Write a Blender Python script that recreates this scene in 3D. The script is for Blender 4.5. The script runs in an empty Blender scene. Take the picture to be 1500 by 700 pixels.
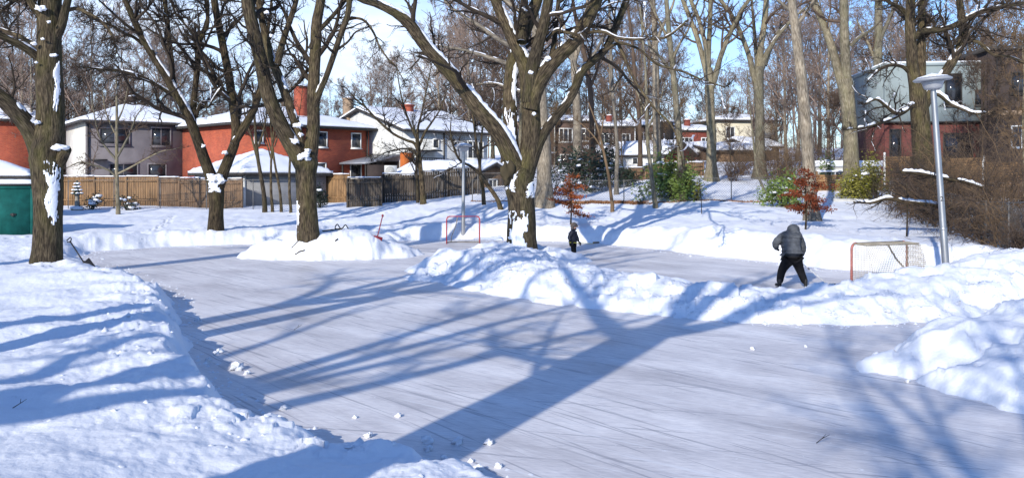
import bpy, math, random
import numpy as np
from mathutils import Vector, Matrix
random.seed(5)
RNG = np.random.default_rng(11)
R = math.radians
scene = bpy.context.scene
COL = scene.collection
F = 1300.0          # focal length in photo pixels (photo 1500 wide)
CAMZ = 3.0          # eye height above the ice
HZ = 260.0          # horizon row

def PX(u, v, Y):
    return np.array([(u - 750) / F * Y, Y, CAMZ - (v - HZ) / F * Y])

def sstep(a, b, x):
    t = np.clip((x - a) / (b - a), 0, 1)
    return t * t * (3 - 2 * t)

# ------------------------------------------------------------------ noise
_perm = np.random.default_rng(3).permutation(256)
_perm = np.concatenate([_perm, _perm, _perm])
_gang = np.random.default_rng(4).uniform(0, 2 * np.pi, 256)
_gx, _gy = np.cos(_gang), np.sin(_gang)

def perlin(x, y, seed=0):
    x = np.asarray(x, float) + seed * 17.31
    y = np.asarray(y, float) - seed * 9.77
    xi = np.floor(x).astype(np.int64); yi = np.floor(y).astype(np.int64)
    xf = x - xi; yf = y - yi
    xi &= 255; yi &= 255
    def g(ix, iy, fx, fy):
        h = _perm[_perm[ix & 255] + (iy & 255)]
        return _gx[h] * fx + _gy[h] * fy
    u = xf * xf * xf * (xf * (xf * 6 - 15) + 10)
    v = yf * yf * yf * (yf * (yf * 6 - 15) + 10)
    a = g(xi, yi, xf, yf); b = g(xi + 1, yi, xf - 1, yf)
    c = g(xi, yi + 1, xf, yf - 1); d = g(xi + 1, yi + 1, xf - 1, yf - 1)
    return ((a + u * (b - a)) * (1 - v) + (c + u * (d - c)) * v) * 1.5

def slabs(x, y, seed=0):
    """broken blocks: every cell of a jittered grid has its own height and tilt; returns the height of the nearest cell, roughly -1..1"""
    x = np.asarray(x, float) + seed * 3.7; y = np.asarray(y, float) + seed * 5.3
    xi = np.floor(x).astype(np.int64); yi = np.floor(y).astype(np.int64)
    bd = np.full(x.shape, 9.); out = np.zeros(x.shape)
    for dx in (-1, 0, 1):
        for dy in (-1, 0, 1):
            h = _perm[_perm[(xi + dx) & 255] + ((yi + dy) & 255)]; h2 = _perm[h + 17]; h3 = _perm[h + 91]
            fx = xi + dx + .15 + .7 * h / 255. - x; fy = yi + dy + .15 + .7 * h2 / 255. - y
            d = fx * fx + fy * fy; b = d < bd
            out = np.where(b, (h3 / 127.5 - 1) + .9 * (h / 127.5 - 1) * fx + .9 * (h2 / 127.5 - 1) * fy, out); bd = np.minimum(bd, d)
    return out

def fbm(x, y, o=3, seed=0):
    s = 0; a = 1.0
    for i in range(o):
        s = s + a * perlin(x * 2 ** i, y * 2 ** i, seed + i)
        a *= .5
    return s

# ------------------------------------------------------------------ mesh builder
class MB:
    def __init__(self):
        self.v = []; self.q = []; self.t = []; self.a = []; self.n = 0
    def add(self, v, quads=None, tris=None, attr=None):
        v = np.asarray(v, float).reshape(-1, 3)
        self.v.append(v)
        self.a.append(np.zeros_like(v) if attr is None else np.asarray(attr, float).reshape(-1, 3))
        if quads is not None and len(quads): self.q.append(np.asarray(quads, np.int64).reshape(-1, 4) + self.n)
        if tris is not None and len(tris): self.t.append(np.asarray(tris, np.int64).reshape(-1, 3) + self.n)
        self.n += len(v)
        return self
    def box(self, x0, x1, y0, y1, z0, z1, M=None):
        v = np.array([[x, y, z] for z in (z0, z1) for y in (y0, y1) for x in (x0, x1)], float)
        if M is not None:
            v = v @ np.array(M.to_3x3()).T + np.array(M.translation)
        return self.add(v, [[0, 2, 3, 1], [4, 5, 7, 6], [0, 1, 5, 4], [2, 6, 7, 3], [0, 4, 6, 2], [1, 3, 7, 5]])
    def tubes(self, P, Rr, s=4, cap=True):
        P = np.asarray(P, float); Rr = np.asarray(Rr, float)
        if P.ndim == 2: P = P[None]; Rr = Rr[None]
        M, K, _ = P.shape
        T = np.gradient(P, axis=1)
        T /= np.linalg.norm(T, axis=2, keepdims=True) + 1e-9
        mz = np.abs(T[:, :, 2]).mean(1) > .75
        ref = np.where(mz[:, None], np.array([[1., .05, 0]]), np.array([[0.03, .02, 1.]]))[:, None, :]
        A = np.cross(T, np.broadcast_to(ref, T.shape)); A /= np.linalg.norm(A, axis=2, keepdims=True) + 1e-9
        B = np.cross(T, A)
        ang = np.arange(s) / s * 2 * np.pi
        V = P[:, :, None, :] + Rr[:, :, None, None] * (np.cos(ang)[None, None, :, None] * A[:, :, None, :] + np.sin(ang)[None, None, :, None] * B[:, :, None, :])
        seg = np.linalg.norm(np.diff(P, axis=1), axis=2)
        ln = np.concatenate([np.zeros((M, 1)), np.cumsum(seg, 1)], 1)
        at = np.stack([np.broadcast_to(np.cos(ang)[None, None, :], (M, K, s)) * Rr[:, :, None], np.broadcast_to(np.sin(ang)[None, None, :], (M, K, s)) * Rr[:, :, None], np.broadcast_to(ln[:, :, None], (M, K, s))], 3)
        base = (np.arange(M) * K * s)[:, None, None]
        k = np.arange(K - 1)[None, :, None]; j = np.arange(s)[None, None, :]; j2 = (j + 1) % s
        q = np.stack([base + k * s + j, base + k * s + j2, base + (k + 1) * s + j2, base + (k + 1) * s + j], 3).reshape(-1, 4)
        t = None
        if cap and s <= 16:
            tl = []
            for jj in range(1, s - 1):
                b0 = np.arange(M) * K * s
                tl.append(np.stack([b0, b0 + jj + 1, b0 + jj], 1))
                b1 = b0 + (K - 1) * s
                tl.append(np.stack([b1, b1 + jj, b1 + jj + 1], 1))
            t = np.concatenate(tl)
        return self.add(V.reshape(-1, 3), q, t, at.reshape(-1, 3))
    def rod(self, a, b, r, s=8, r2=None):
        return self.tubes(np.array([a, b], float), np.array([r, r if r2 is None else r2]), s)
    def path(self, pts, r, s=8, n=None):
        pts = np.array(pts, float)
        rr = np.full(len(pts), r, float) if np.isscalar(r) else np.array(r, float)
        if n: pts, rr = catmull(pts, rr, n)
        return self.tubes(pts, rr, s)
    def lathe(self, prof, s=20, c=(0, 0, 0)):
        ang = np.arange(s) / s * 2 * np.pi
        v = np.array([[r * math.cos(a) + c[0], r * math.sin(a) + c[1], z + c[2]] for r, z in prof for a in ang])
        q = [[i * s + j, i * s + (j + 1) % s, (i + 1) * s + (j + 1) % s, (i + 1) * s + j] for i in range(len(prof) - 1) for j in range(s)]
        return self.add(v, q)
    def ell(self, c, r, n=10, noise=0., M=None):
        s = 2 * n
        th = np.linspace(0.02, np.pi - .02, n); ph = np.arange(s) / s * 2 * np.pi
        d = np.stack([np.sin(th)[:, None] * np.cos(ph), np.sin(th)[:, None] * np.sin(ph), np.cos(th)[:, None] * np.ones(s)], 2)
        k = 1.0
        if noise:
            k = (1 + noise * perlin(d[..., 0] * 1.7 + d[..., 2] * 1.3 + c[0] * 9, d[..., 1] * 1.7 - d[..., 2] + c[1] * 7) * 1.6 + noise * .5 * perlin(d[..., 0] * 4 + c[0] * 5, d[..., 1] * 4 + 3 * d[..., 2]))[..., None]
        v = d * np.array(r) * k
        if M is not None: v = v @ np.array(M.to_3x3()).T
        v = v + np.array(c)
        q = [[i * s + j, (i + 1) * s + j, (i + 1) * s + (j + 1) % s, i * s + (j + 1) % s] for i in range(n - 1) for j in range(s)]
        return self.add(v.reshape(-1, 3), q)
    def mesh(self, name, off=None, smooth=False, attr=False):
        me = bpy.data.meshes.new(name)
        v = np.concatenate(self.v) if self.v else np.zeros((0, 3))
        if off is not None: v = v - np.array(off)
        q = np.concatenate(self.q) if self.q else np.zeros((0, 4), np.int64)
        t = np.concatenate(self.t) if self.t else np.zeros((0, 3), np.int64)
        me.vertices.add(len(v)); me.vertices.foreach_set('co', v.astype(np.float32).ravel())
        lo = np.concatenate([q.ravel(), t.ravel()]).astype(np.int32)
        me.loops.add(len(lo)); me.loops.foreach_set('vertex_index', lo)
        st = np.concatenate([np.arange(len(q)) * 4, len(q) * 4 + np.arange(len(t)) * 3]).astype(np.int32)
        me.polygons.add(len(st)); me.polygons.foreach_set('loop_start', st)
        if smooth: me.polygons.foreach_set('use_smooth', np.ones(len(st), bool))
        me.update(calc_edges=True)
        if attr:
            at = me.attributes.new('bark', 'FLOAT_VECTOR', 'POINT')
            at.data.foreach_set('vector', np.concatenate(self.a).astype(np.float32).ravel())
        return me

def wpos(o):
    p = np.zeros(3)
    while o is not None:
        p = p + np.array(o.location); o = o.parent
    return p

def link(name, mb, mat, parent=None, smooth=False, attr=False, local=False):
    """one mesh object; world-space vertices unless local, then in the parent's frame"""
    off = None if (local or parent is None) else wpos(parent)
    me = mb.mesh(name, off, smooth, attr) if isinstance(mb, MB) else mb
    o = bpy.data.objects.new(name, me); COL.objects.link(o)
    if mat is not None: me.materials.append(mat)
    if parent is not None: o.parent = parent
    return o

def tag(o, label=None, cat=None, group=None, kind=None):
    if label: o['label'] = label
    if cat: o['category'] = cat
    if group: o['group'] = group
    if kind: o['kind'] = kind
    return o

def thing(name, label, cat, loc=(0, 0, 0), rz=0, group=None):
    o = bpy.data.objects.new(name, None); COL.objects.link(o)
    o.location = tuple(float(c) for c in loc); o.rotation_euler = (0, 0, rz); o.empty_display_size = .3
    return tag(o, label, cat, group)

def dup(root, loc, rz=0, scale=None, label=None, group=None):
    r = root.copy(); COL.objects.link(r)
    r.location = tuple(float(c) for c in loc); r.rotation_euler = (0, 0, rz)
    if scale is not None: r.scale = (scale, scale, scale) if np.isscalar(scale) else scale
    if label: r['label'] = label
    if group: r['group'] = group
    for ch in list(root.children):
        c = ch.copy(); COL.objects.link(c); c.parent = r
        for g in list(ch.children):
            d = g.copy(); COL.objects.link(d); d.parent = c
    return r

def catmull(p, r, n):
    p = np.asarray(p, float); r = np.asarray(r, float)
    seg = np.linalg.norm(np.diff(p, axis=0), axis=1); t = np.concatenate([[0], np.cumsum(seg)])
    pe = np.vstack([2 * p[0] - p[1], p, 2 * p[-1] - p[-2]])
    te = np.concatenate([[-seg[0]], t, [t[-1] + seg[-1]]])
    x = np.linspace(0, t[-1], n)
    i = np.clip(np.searchsorted(t, x, side='right') - 1, 0, len(p) - 2)
    h = (t[i + 1] - t[i])[:, None]; s = ((x - t[i])[:, None]) / h
    m0 = (pe[i + 2] - pe[i]) / (te[i + 2] - te[i])[:, None] * h
    m1 = (pe[i + 3] - pe[i + 1]) / (te[i + 3] - te[i + 1])[:, None] * h
    out = (2 * s**3 - 3 * s**2 + 1) * p[i] + (s**3 - 2 * s**2 + s) * m0 + (-2 * s**3 + 3 * s**2) * p[i + 1] + (s**3 - s**2) * m1
    return out, np.interp(x, t, r)

# ------------------------------------------------------------------ materials
def newmat(name):
    m = bpy.data.materials.new(name); m.use_nodes = True
    nt = m.node_tree; nt.nodes.clear()
    o = nt.nodes.new('ShaderNodeOutputMaterial'); b = nt.nodes.new('ShaderNodeBsdfPrincipled')
    nt.links.new(b.outputs[0], o.inputs[0])
    return m, nt, b
def N(nt, t, **kw):
    n = nt.nodes.new(t)
    for k, v in kw.items():
        if k in n.inputs: n.inputs[k].default_value = v
        else: setattr(n, k, v)
    return n
def L(nt, a, b): nt.links.new(a, b)
def coords(nt, kind='Object', scale=(1, 1, 1), rot=(0, 0, 0), attr=None):
    if attr:
        c = nt.nodes.new('ShaderNodeAttribute'); c.attribute_name = attr; out = c.outputs['Vector']
    else:
        c = nt.nodes.new('ShaderNodeTexCoord'); out = c.outputs[kind]
    if any(rot):
        m0 = nt.nodes.new('ShaderNodeMapping'); m0.inputs['Rotation'].default_value = rot
        L(nt, out, m0.inputs['Vector']); out = m0.outputs[0]
    mp = nt.nodes.new('ShaderNodeMapping'); mp.inputs['Scale'].default_value = scale
    L(nt, out, mp.inputs['Vector']); return mp.outputs[0]
def noise(nt, vec, scale, detail=3, rough=.55):
    n = N(nt, 'ShaderNodeTexNoise'); n.inputs['Scale'].default_value = scale; n.inputs['Detail'].default_value = detail; n.inputs['Roughness'].default_value = rough
    L(nt, vec, n.inputs['Vector']); return n.outputs['Fac']
def ramp(nt, fac, stops):
    r = nt.nodes.new('ShaderNodeValToRGB')
    e = r.color_ramp.elements
    while len(e) < len(stops): e.new(.5)
    for i, (p, c) in enumerate(stops):
        e[i].position = p; e[i].color = (*c, 1) if len(c) == 3 else c
    L(nt, fac, r.inputs[0]); return r.outputs[0]
def bump(nt, b, h, strength, dist):
    n = nt.nodes.new('ShaderNodeBump'); n.inputs['Strength'].default_value = strength; n.inputs['Distance'].default_value = dist
    L(nt, h, n.inputs['Height']); L(nt, n.outputs[0], b.inputs['Normal']); return n
def mixc(nt, f, a, b, blend='MIX'):
    m = nt.nodes.new('ShaderNodeMix'); m.data_type = 'RGBA'; m.blend_type = blend
    for s, i in ((f, 0), (a, 6), (b, 7)):
        if hasattr(s, 'links') or hasattr(s, 'is_linked'): L(nt, s, m.inputs[i])
        else: m.inputs[i].default_value = s if i == 0 else (*s, 1)
    return m.outputs[2]

MATS = {}
def simple(name, col, rough=.7, var=.25, sc=6., bmp=0., metal=0., spec=.4, kind='Object', stretch=(1, 1, 1)):
    m, nt, b = newmat(name)
    vec = coords(nt, kind, stretch)
    n = noise(nt, vec, sc, 4)
    c0 = tuple(c * (1 - var) for c in col); c1 = tuple(min(1, c * (1 + var)) for c in col)
    L(nt, ramp(nt, n, [(.3, c0), (.7, c1)]), b.inputs['Base Color'])
    b.inputs['Roughness'].default_value = rough; b.inputs['Metallic'].default_value = metal; b.inputs['Specular IOR Level'].default_value = spec
    if bmp: bump(nt, b, n, bmp, .02)
    MATS[name] = m; return m

def bark_mat(name, dark, mid, light, moss, mossamt=.5):
    m, nt, b = newmat(name)
    v1 = coords(nt, attr='bark', scale=(26, 26, 4.0))
    n1 = noise(nt, v1, 1.0, 5, .6)
    v2 = coords(nt, attr='bark', scale=(2.2, 2.2, .8))
    n2 = noise(nt, v2, 1.0, 3, .6)
    base = ramp(nt, n1, [(.34, dark), (.5, mid), (.68, light)])
    mm = ramp(nt, n2, [(.5 - .1 * mossamt, (0, 0, 0)), (.72, (mossamt,) * 3)])
    oi = nt.nodes.new('ShaderNodeObjectInfo')
    tone = ramp(nt, oi.outputs['Random'], [(0, (.75, .76, .78)), (1, (1.25, 1.2, 1.12))])
    n3 = noise(nt, coords(nt, attr='bark', scale=(1.2, 1.2, 1.1)), 1.0, 3, .6)
    base = mixc(nt, 1.0, base, ramp(nt, n3, [(.32, (.62, .62, .64)), (.66, (1.2, 1.18, 1.14))]), 'MULTIPLY')
    L(nt, mixc(nt, 1.0, mixc(nt, mm, base, moss), tone, 'MULTIPLY'), b.inputs['Base Color'])
    b.inputs['Roughness'].default_value = .9; b.inputs['Specular IOR Level'].default_value = .2
    bump(nt, b, n1, 1.0, .05)
    MATS[name] = m; return m

def make_mats():
    # snow
    m, nt, b = newmat('snow'); MATS['snow'] = m
    vec = coords(nt)
    n1 = noise(nt, vec, 9, 5, .6); n2 = noise(nt, vec, .7, 2)
    L(nt, ramp(nt, n2, [(.3, (.82, .845, .91)), (.7, (.875, .89, .93))]), b.inputs['Base Color'])
    b.inputs['Roughness'].default_value = .7; b.inputs['Specular IOR Level'].default_value = .25
    bump(nt, b, n1, .35, .05)
    # ice
    m, nt, b = newmat('ice'); MATS['ice'] = m
    blot = noise(nt, coords(nt, scale=(.35, .7, 1), rot=(0, 0, R(40))), 1.0, 5, .6)
    base = ramp(nt, blot, [(.28, (.51, .485, .49)), (.47, (.745, .715, .71)), (.66, (.93, .905, .89))])
    st = noise(nt, coords(nt, scale=(.5, 14, 1), rot=(0, 0, R(48))), 1.0, 4, .65)
    base = mixc(nt, .7, base, ramp(nt, st, [(.3, (.82, .82, .84)), (.6, (1, 1, 1))]), 'MULTIPLY')
    fr = noise(nt, coords(nt, scale=(2.0, 9, 1), rot=(0, 0, R(12))), 2.5, 5, .7)
    base = mixc(nt, .7, base, ramp(nt, fr, [(.3, (.74, .74, .78)), (.6, (1.1, 1.1, 1.1))]), 'MULTIPLY')
    wob = N(nt, 'ShaderNodeTexNoise'); wob.inputs['Scale'].default_value = .22; wob.inputs['Detail'].default_value = 1; L(nt, coords(nt), wob.inputs['Vector'])
    for rot, sx, sy, lo, seedz in ((48, .22, 9, .65, 0), (53, .3, 17, .655, 3), (14, .25, 15, .68, 5)):
        v = coords(nt, scale=(sx, sy, 1), rot=(0, 0, R(rot)))
        ad = N(nt, 'ShaderNodeVectorMath', operation='ADD'); L(nt, v, ad.inputs[0]); sc = N(nt, 'ShaderNodeVectorMath', operation='SCALE'); sc.inputs['Scale'].default_value = sy * .30; L(nt, wob.outputs['Color'], sc.inputs[0]); L(nt, sc.outputs[0], ad.inputs[1])
        w = noise(nt, ad.outputs[0], 1.0, 2, .5)
        base = mixc(nt, ramp(nt, w, [(lo - .025, (0, 0, 0)), (lo + .03, (.62,) * 3)]), base, (.31, .305, .34))
    v = coords(nt, scale=(.25, 13, 1), rot=(0, 0, R(38)))
    w = noise(nt, v, 1.3, 2, .5)
    base = mixc(nt, ramp(nt, w, [(.60, (0, 0, 0)), (.68, (.6,) * 3)]), base, (.84, .84, .86))
    spk = noise(nt, coords(nt), 11, 3, .6)
    base = mixc(nt, ramp(nt, spk, [(.66, (0, 0, 0)), (.74, (.8,) * 3)]), base, (.88, .88, .9))
    L(nt, base, b.inputs['Base Color'])
    b.inputs['Specular IOR Level'].default_value = .35
    L(nt, ramp(nt, blot, [(.3, (.38,) * 3), (.7, (.62,) * 3)]), b.inputs['Roughness'])
    bump(nt, b, fr, .25, .02)
    # bark
    bark_mat('bark', (.013, .010, .008), (.072, .056, .037), (.17, .135, .088), (.105, .098, .032), .55)
    bark_mat('bark_dark', (.009, .007, .005), (.045, .034, .022), (.115, .09, .056), (.09, .085, .03), .45)
    bark_mat('bark_pale', (.09, .078, .055), (.20, .175, .125), (.34, .31, .24), (.20, .19, .10), .5)
    bark_mat('bark_grey', (.10, .085, .065), (.25, .215, .17), (.40, .36, .30), (.22, .19, .14), .4)
    simple('twig', (.036, .026, .018), .9, .3, 3)
    simple('twig_brown', (.090, .060, .042), .9, .35, .6)
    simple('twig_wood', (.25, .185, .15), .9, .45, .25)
    simple('twig_dark', (.055, .040, .030), .9, .4, .5)
    simple('twig_tan', (.155, .10, .055), .9, .35, .8)
    # brick
    for nm, c1, c2, mo in (('brick_red', (.46, .082, .032), (.33, .045, .022), (.34, .17, .11)), ('brick_brown', (.13, .075, .055), (.09, .05, .04), (.15, .12, .10)), ('brick_dark', (.05, .034, .03), (.036, .024, .022), (.05, .04, .036)), ('brick_maroon', (.17, .042, .034), (.12, .03, .028), (.12, .06, .05)), ('brick_rust', (.26, .05, .032), (.19, .036, .026), (.2, .09, .07))):
        m, nt, b = newmat(nm); MATS[nm] = m
        tc = nt.nodes.new('ShaderNodeTexCoord'); sp = nt.nodes.new('ShaderNodeSeparateXYZ'); L(nt, tc.outputs['Object'], sp.inputs[0])
        ad = N(nt, 'ShaderNodeMath', operation='ADD'); L(nt, sp.outputs[0], ad.inputs[0]); L(nt, sp.outputs[1], ad.inputs[1])
        cb = nt.nodes.new('ShaderNodeCombineXYZ'); L(nt, ad.outputs[0], cb.inputs[0]); L(nt, sp.outputs[2], cb.inputs[1])
        br = nt.nodes.new('ShaderNodeTexBrick'); L(nt, cb.outputs[0], br.inputs['Vector'])
        br.inputs['Color1'].default_value = (*c1, 1); br.inputs['Color2'].default_value = (*c2, 1); br.inputs['Mortar'].default_value = (*mo, 1)
        br.inputs['Scale'].default_value = 1; br.inputs['Brick Width'].default_value = .23; br.inputs['Row Height'].default_value = .08; br.inputs['Mortar Size'].default_value = .008
        n = noise(nt, tc.outputs['Object'], 1.1, 4)
        L(nt, mixc(nt, .6, br.outputs[0], ramp(nt, n, [(.3, (.6, .6, .62)), (.7, (1.15, 1.1, 1.05))]), 'MULTIPLY'), b.inputs['Base Color'])
        b.inputs['Roughness'].default_value = .85
    simple('stucco_grey', (.15, .135, .145), .9, .16, 1.2, .1)
    simple('stucco_white', (.66, .63, .57), .9, .12, 1.2, .1)
    simple('stone_tan', (.34, .24, .16), .9, .3, 2)
    simple('panel_blue', (.25, .295, .30), .7, .12, .8)
    simple('render_cream', (.60, .55, .43), .9, .12, 1)
    # siding: horizontal laps
    for nm, c, per in (('siding_white', (.62, .62, .60), .2), ('siding_grey', (.27, .27, .28), .15), ('siding_green', (.06, .10, .085), .2)):
        m, nt, b = newmat(nm); MATS[nm] = m
        w = N(nt, 'ShaderNodeTexWave', wave_type='BANDS', bands_direction='Z', wave_profile='SAW'); w.inputs['Scale'].default_value = .314 / per
        w.inputs['Distortion'].default_value = .05
        vec = coords(nt); L(nt, vec, w.inputs['Vector'])
        n = noise(nt, vec, 2.5, 4)
        cc = ramp(nt, n, [(.3, tuple(x * .8 for x in c)), (.7, tuple(min(1, x * 1.15) for x in c))])
        L(nt, mixc(nt, .5, cc, ramp(nt, w.outputs['Fac'], [(0, (.5, .5, .5)), (.18, (1, 1, 1))]), 'MULTIPLY'), b.inputs['Base Color'])
        bump(nt, b, w.outputs['Fac'], .4, .03); b.inputs['Roughness'].default_value = .7
    # wood
    for nm, c, gr in (('wood_tan', (.26, .15, .068), .45), ('wood_dark', (.085, .068, .052), .45), ('wood_orange', (.50, .13, .025), .25), ('wood_brown', (.20, .12, .065), .4), ('wood_red', (.26, .055, .03), .3)):
        m, nt, b = newmat(nm); MATS[nm] = m
        v = coords(nt, scale=(7, 7, .8)); n = noise(nt, v, 1, 4, .6)
        v2 = coords(nt, scale=(1, 1, 1)); n2 = noise(nt, v2, .8, 2)
        cc = ramp(nt, n, [(.3, tuple(x * (1 - gr) for x in c)), (.7, tuple(x * (1 + gr) for x in c))])
        L(nt, mixc(nt, .6, cc, ramp(nt, n2, [(.3, (.6, .6, .62)), (.7, (1.1, 1.1, 1.1))]), 'MULTIPLY'), b.inputs['Base Color'])
        b.inputs['Roughness'].default_value = .85; bump(nt, b, n, .3, .01)
    simple('roof_dark', (.05, .045, .042), .9, .3, 4)
    simple('trim_white', (.72, .72, .70), .6, .08, 2)
    simple('trim_dark', (.03, .028, .027), .6, .2, 2)
    simple('metal_galv', (.33, .335, .345), .42, .15, 5, 0, .8, .5, 'Object', (1, 1, .3))
    simple('metal_dull', (.16, .155, .15), .6, .2, 5, 0, .3)
    simple('metal_lamp', (.33, .34, .36), .5, .08, 4, 0, .2, .5)
    simple('metal_roof', (.22, .23, .26), .5, .15, 2, 0, .3)
    simple('red_faded', (.34, .12, .10), .55, .35, 14)
    simple('red_paint', (.36, .03, .05), .5, .25, 9)
    simple('red_shovel', (.20, .02, .03), .5, .2, 9)
    simple('net', (.40, .35, .27), .9, .35, 3)
    simple('net_far', (.30, .24, .22), .9, .3, 3)
    simple('net_band', (.20, .18, .15), .85, .35, 8)
    simple('black', (.012, .012, .014), .6, .2, 8)
    simple('teal', (.008, .085, .075), .8, .3, 2.5, spec=.15)
    simple('plastic_white', (.66, .66, .63), .5, .06, 3)
    simple('jacket_grey', (.075, .08, .09), .8, .35, 9, .2, 0, .15)
    simple('navy', (.008, .010, .022), .6, .3, 9, .2)
    simple('trouser_black', (.009, .009, .011), .9, .3, 7, .2, 0, .1)
    simple('fur', (.11, .09, .08), .95, .5, 40, .6)
    simple('skin', (.52, .30, .22), .5, .08, 6)
    simple('lips', (.30, .10, .09), .5, .08, 6)
    simple('glove', (.012, .012, .013), .7, .2, 9)
    simple('stick_white', (.60, .60, .60), .4, .2, 12, stretch=(1, 1, .3))
    simple('stick_yellow', (.42, .40, .06), .5, .2, 9)
    simple('blade_metal', (.55, .56, .58), .25, .05, 5, 0, .9)
    simple('leaf_rust', (.165, .042, .018), .85, .4, 2, spec=.15)
    simple('leaf_orange', (.30, .085, .03), .85, .4, 2, spec=.15)
    simple('leaf_green', (.115, .165, .035), .55, .65, 1.6)
    simple('leaf_yellow', (.20, .19, .03), .5, .5, 1.6)
    simple('leaf_dark', (.018, .032, .018), .6, .5, 1.6)
    simple('litter', (.24, .12, .06), .95, .5, 4)
    simple('stone', (.30, .27, .22), .9, .25, 5, .3)
    simple('concrete', (.45, .45, .44), .9, .15, 2)
    m, nt, b = newmat('glass'); MATS['glass'] = m
    n = noise(nt, coords(nt), .9, 2)
    L(nt, ramp(nt, n, [(.35, (.012, .014, .018)), (.7, (.05, .055, .065))]), b.inputs['Base Color']); b.inputs['Roughness'].default_value = .08; b.inputs['Specular IOR Level'].default_value = .6
make_mats()
# ------------------------------------------------------------------ terrain
ICE = np.array([(-.07, 8.9), (.35, 7.6), (.7, 5.6), (1.8, 3.6), (4.5, 2.6), (9, 3.2), (13, 6), (15, 10), (15.4, 14), (14.5, 19), (13.5, 23.2), (13.0, 26.4),
                (11.6, 27.9), (9.9, 28.9), (8.9, 31.4), (7.1, 33.6), (5.7, 36.8), (3.3, 40.2), (1, 41.6), (-2, 42.4), (-4.6, 41.8), (-6.4, 40.4),
                (-9, 40.2), (-11.4, 39.4), (-14.6, 38.2), (-16.4, 35.6), (-15.6, 33), (-12.1, 28), (-9.2, 23.8), (-8.1, 21.6), (-6.5, 17.7), (-4.9, 13.9),
                (-3.95, 12.2), (-2.9, 10.6), (-1.7, 9.7)])
# heaps of shovelled snow: polylines of (x, y, radius, height)
RIDGE = [[(.5, 32.2, 2.3, .50), (-.3, 30.6, 2.15, .66), (-.7, 28.6, 2.6, .74), (-1.5, 26.9, 1.7, .36)],
         [(-.6, 28.4, 2.4, .70), (.5, 25.0, 2.1, .66), (1.6, 23.3, 2.0, .66), (2.7, 22.1, 1.8, .60), (3.8, 21.0, 1.75, .55), (4.9, 20.3, 1.8, .47),
          (6.2, 19.9, 1.9, .48), (7.8, 20.1, 1.9, .52), (9.2, 20.8, 2.0, .70), (10.8, 21.8, 2.2, .78), (12.5, 22.8, 2.4, .95), (14.5, 24.2, 2.8, 1.0), (17, 24.5, 3, 1.0)]]
HEAP3 = [[(-8.7, 34.0, 1.7, .62), (-7.2, 34.3, 2.3, 1.0), (-6.2, 34.4, 2.2, .98), (-5.1, 34.3, 1.6, .5)]]
HEAPR = [[(6.3, 14.0, .8, .28), (7.7, 14.0, 1.7, .75), (9.0, 14.2, 2.2, .98), (11, 14.4, 2.8, 1.1)], [(7.5, 12.6, 1.55, .62), (8.8, 12.8, 2.2, .95), (11, 12.6, 2.8, 1.1)]]

def poly_sd(x, y, P):
    d = np.full(x.shape, 1e9); ins = np.zeros(x.shape, bool)
    n = len(P)
    for i in range(n):
        ax, ay = P[i]; bx, by = P[(i + 1) % n]
        ex, ey = bx - ax, by - ay
        t = np.clip(((x - ax) * ex + (y - ay) * ey) / (ex * ex + ey * ey), 0, 1)
        d = np.minimum(d, np.hypot(x - ax - t * ex, y - ay - t * ey))
        c = (ay > y) != (by > y)
        with np.errstate(divide='ignore', invalid='ignore'):
            ins ^= c & (x < (bx - ax) * (y - ay) / (by - ay + 1e-12) + ax)
    return np.where(ins, -d, d)

def caps(x, y, polys):
    best = np.full(x.shape, -1.0)
    for pl in polys:
        for (ax, ay, ar, ah), (bx, by, brr, bh) in zip(pl[:-1], pl[1:]):
            ex, ey = bx - ax, by - ay
            t = np.clip(((x - ax) * ex + (y - ay) * ey) / (ex * ex + ey * ey), 0, 1)
            d = np.hypot(x - ax - t * ex, y - ay - t * ey) / (ar + (brr - ar) * t)
            h = (ah + (bh - ah) * t)
            best = np.maximum(best, np.where(d < 1, h * np.clip(1 - d * d, 0, 1) ** .85, -1 * (d - 1)))
    return best

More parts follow.
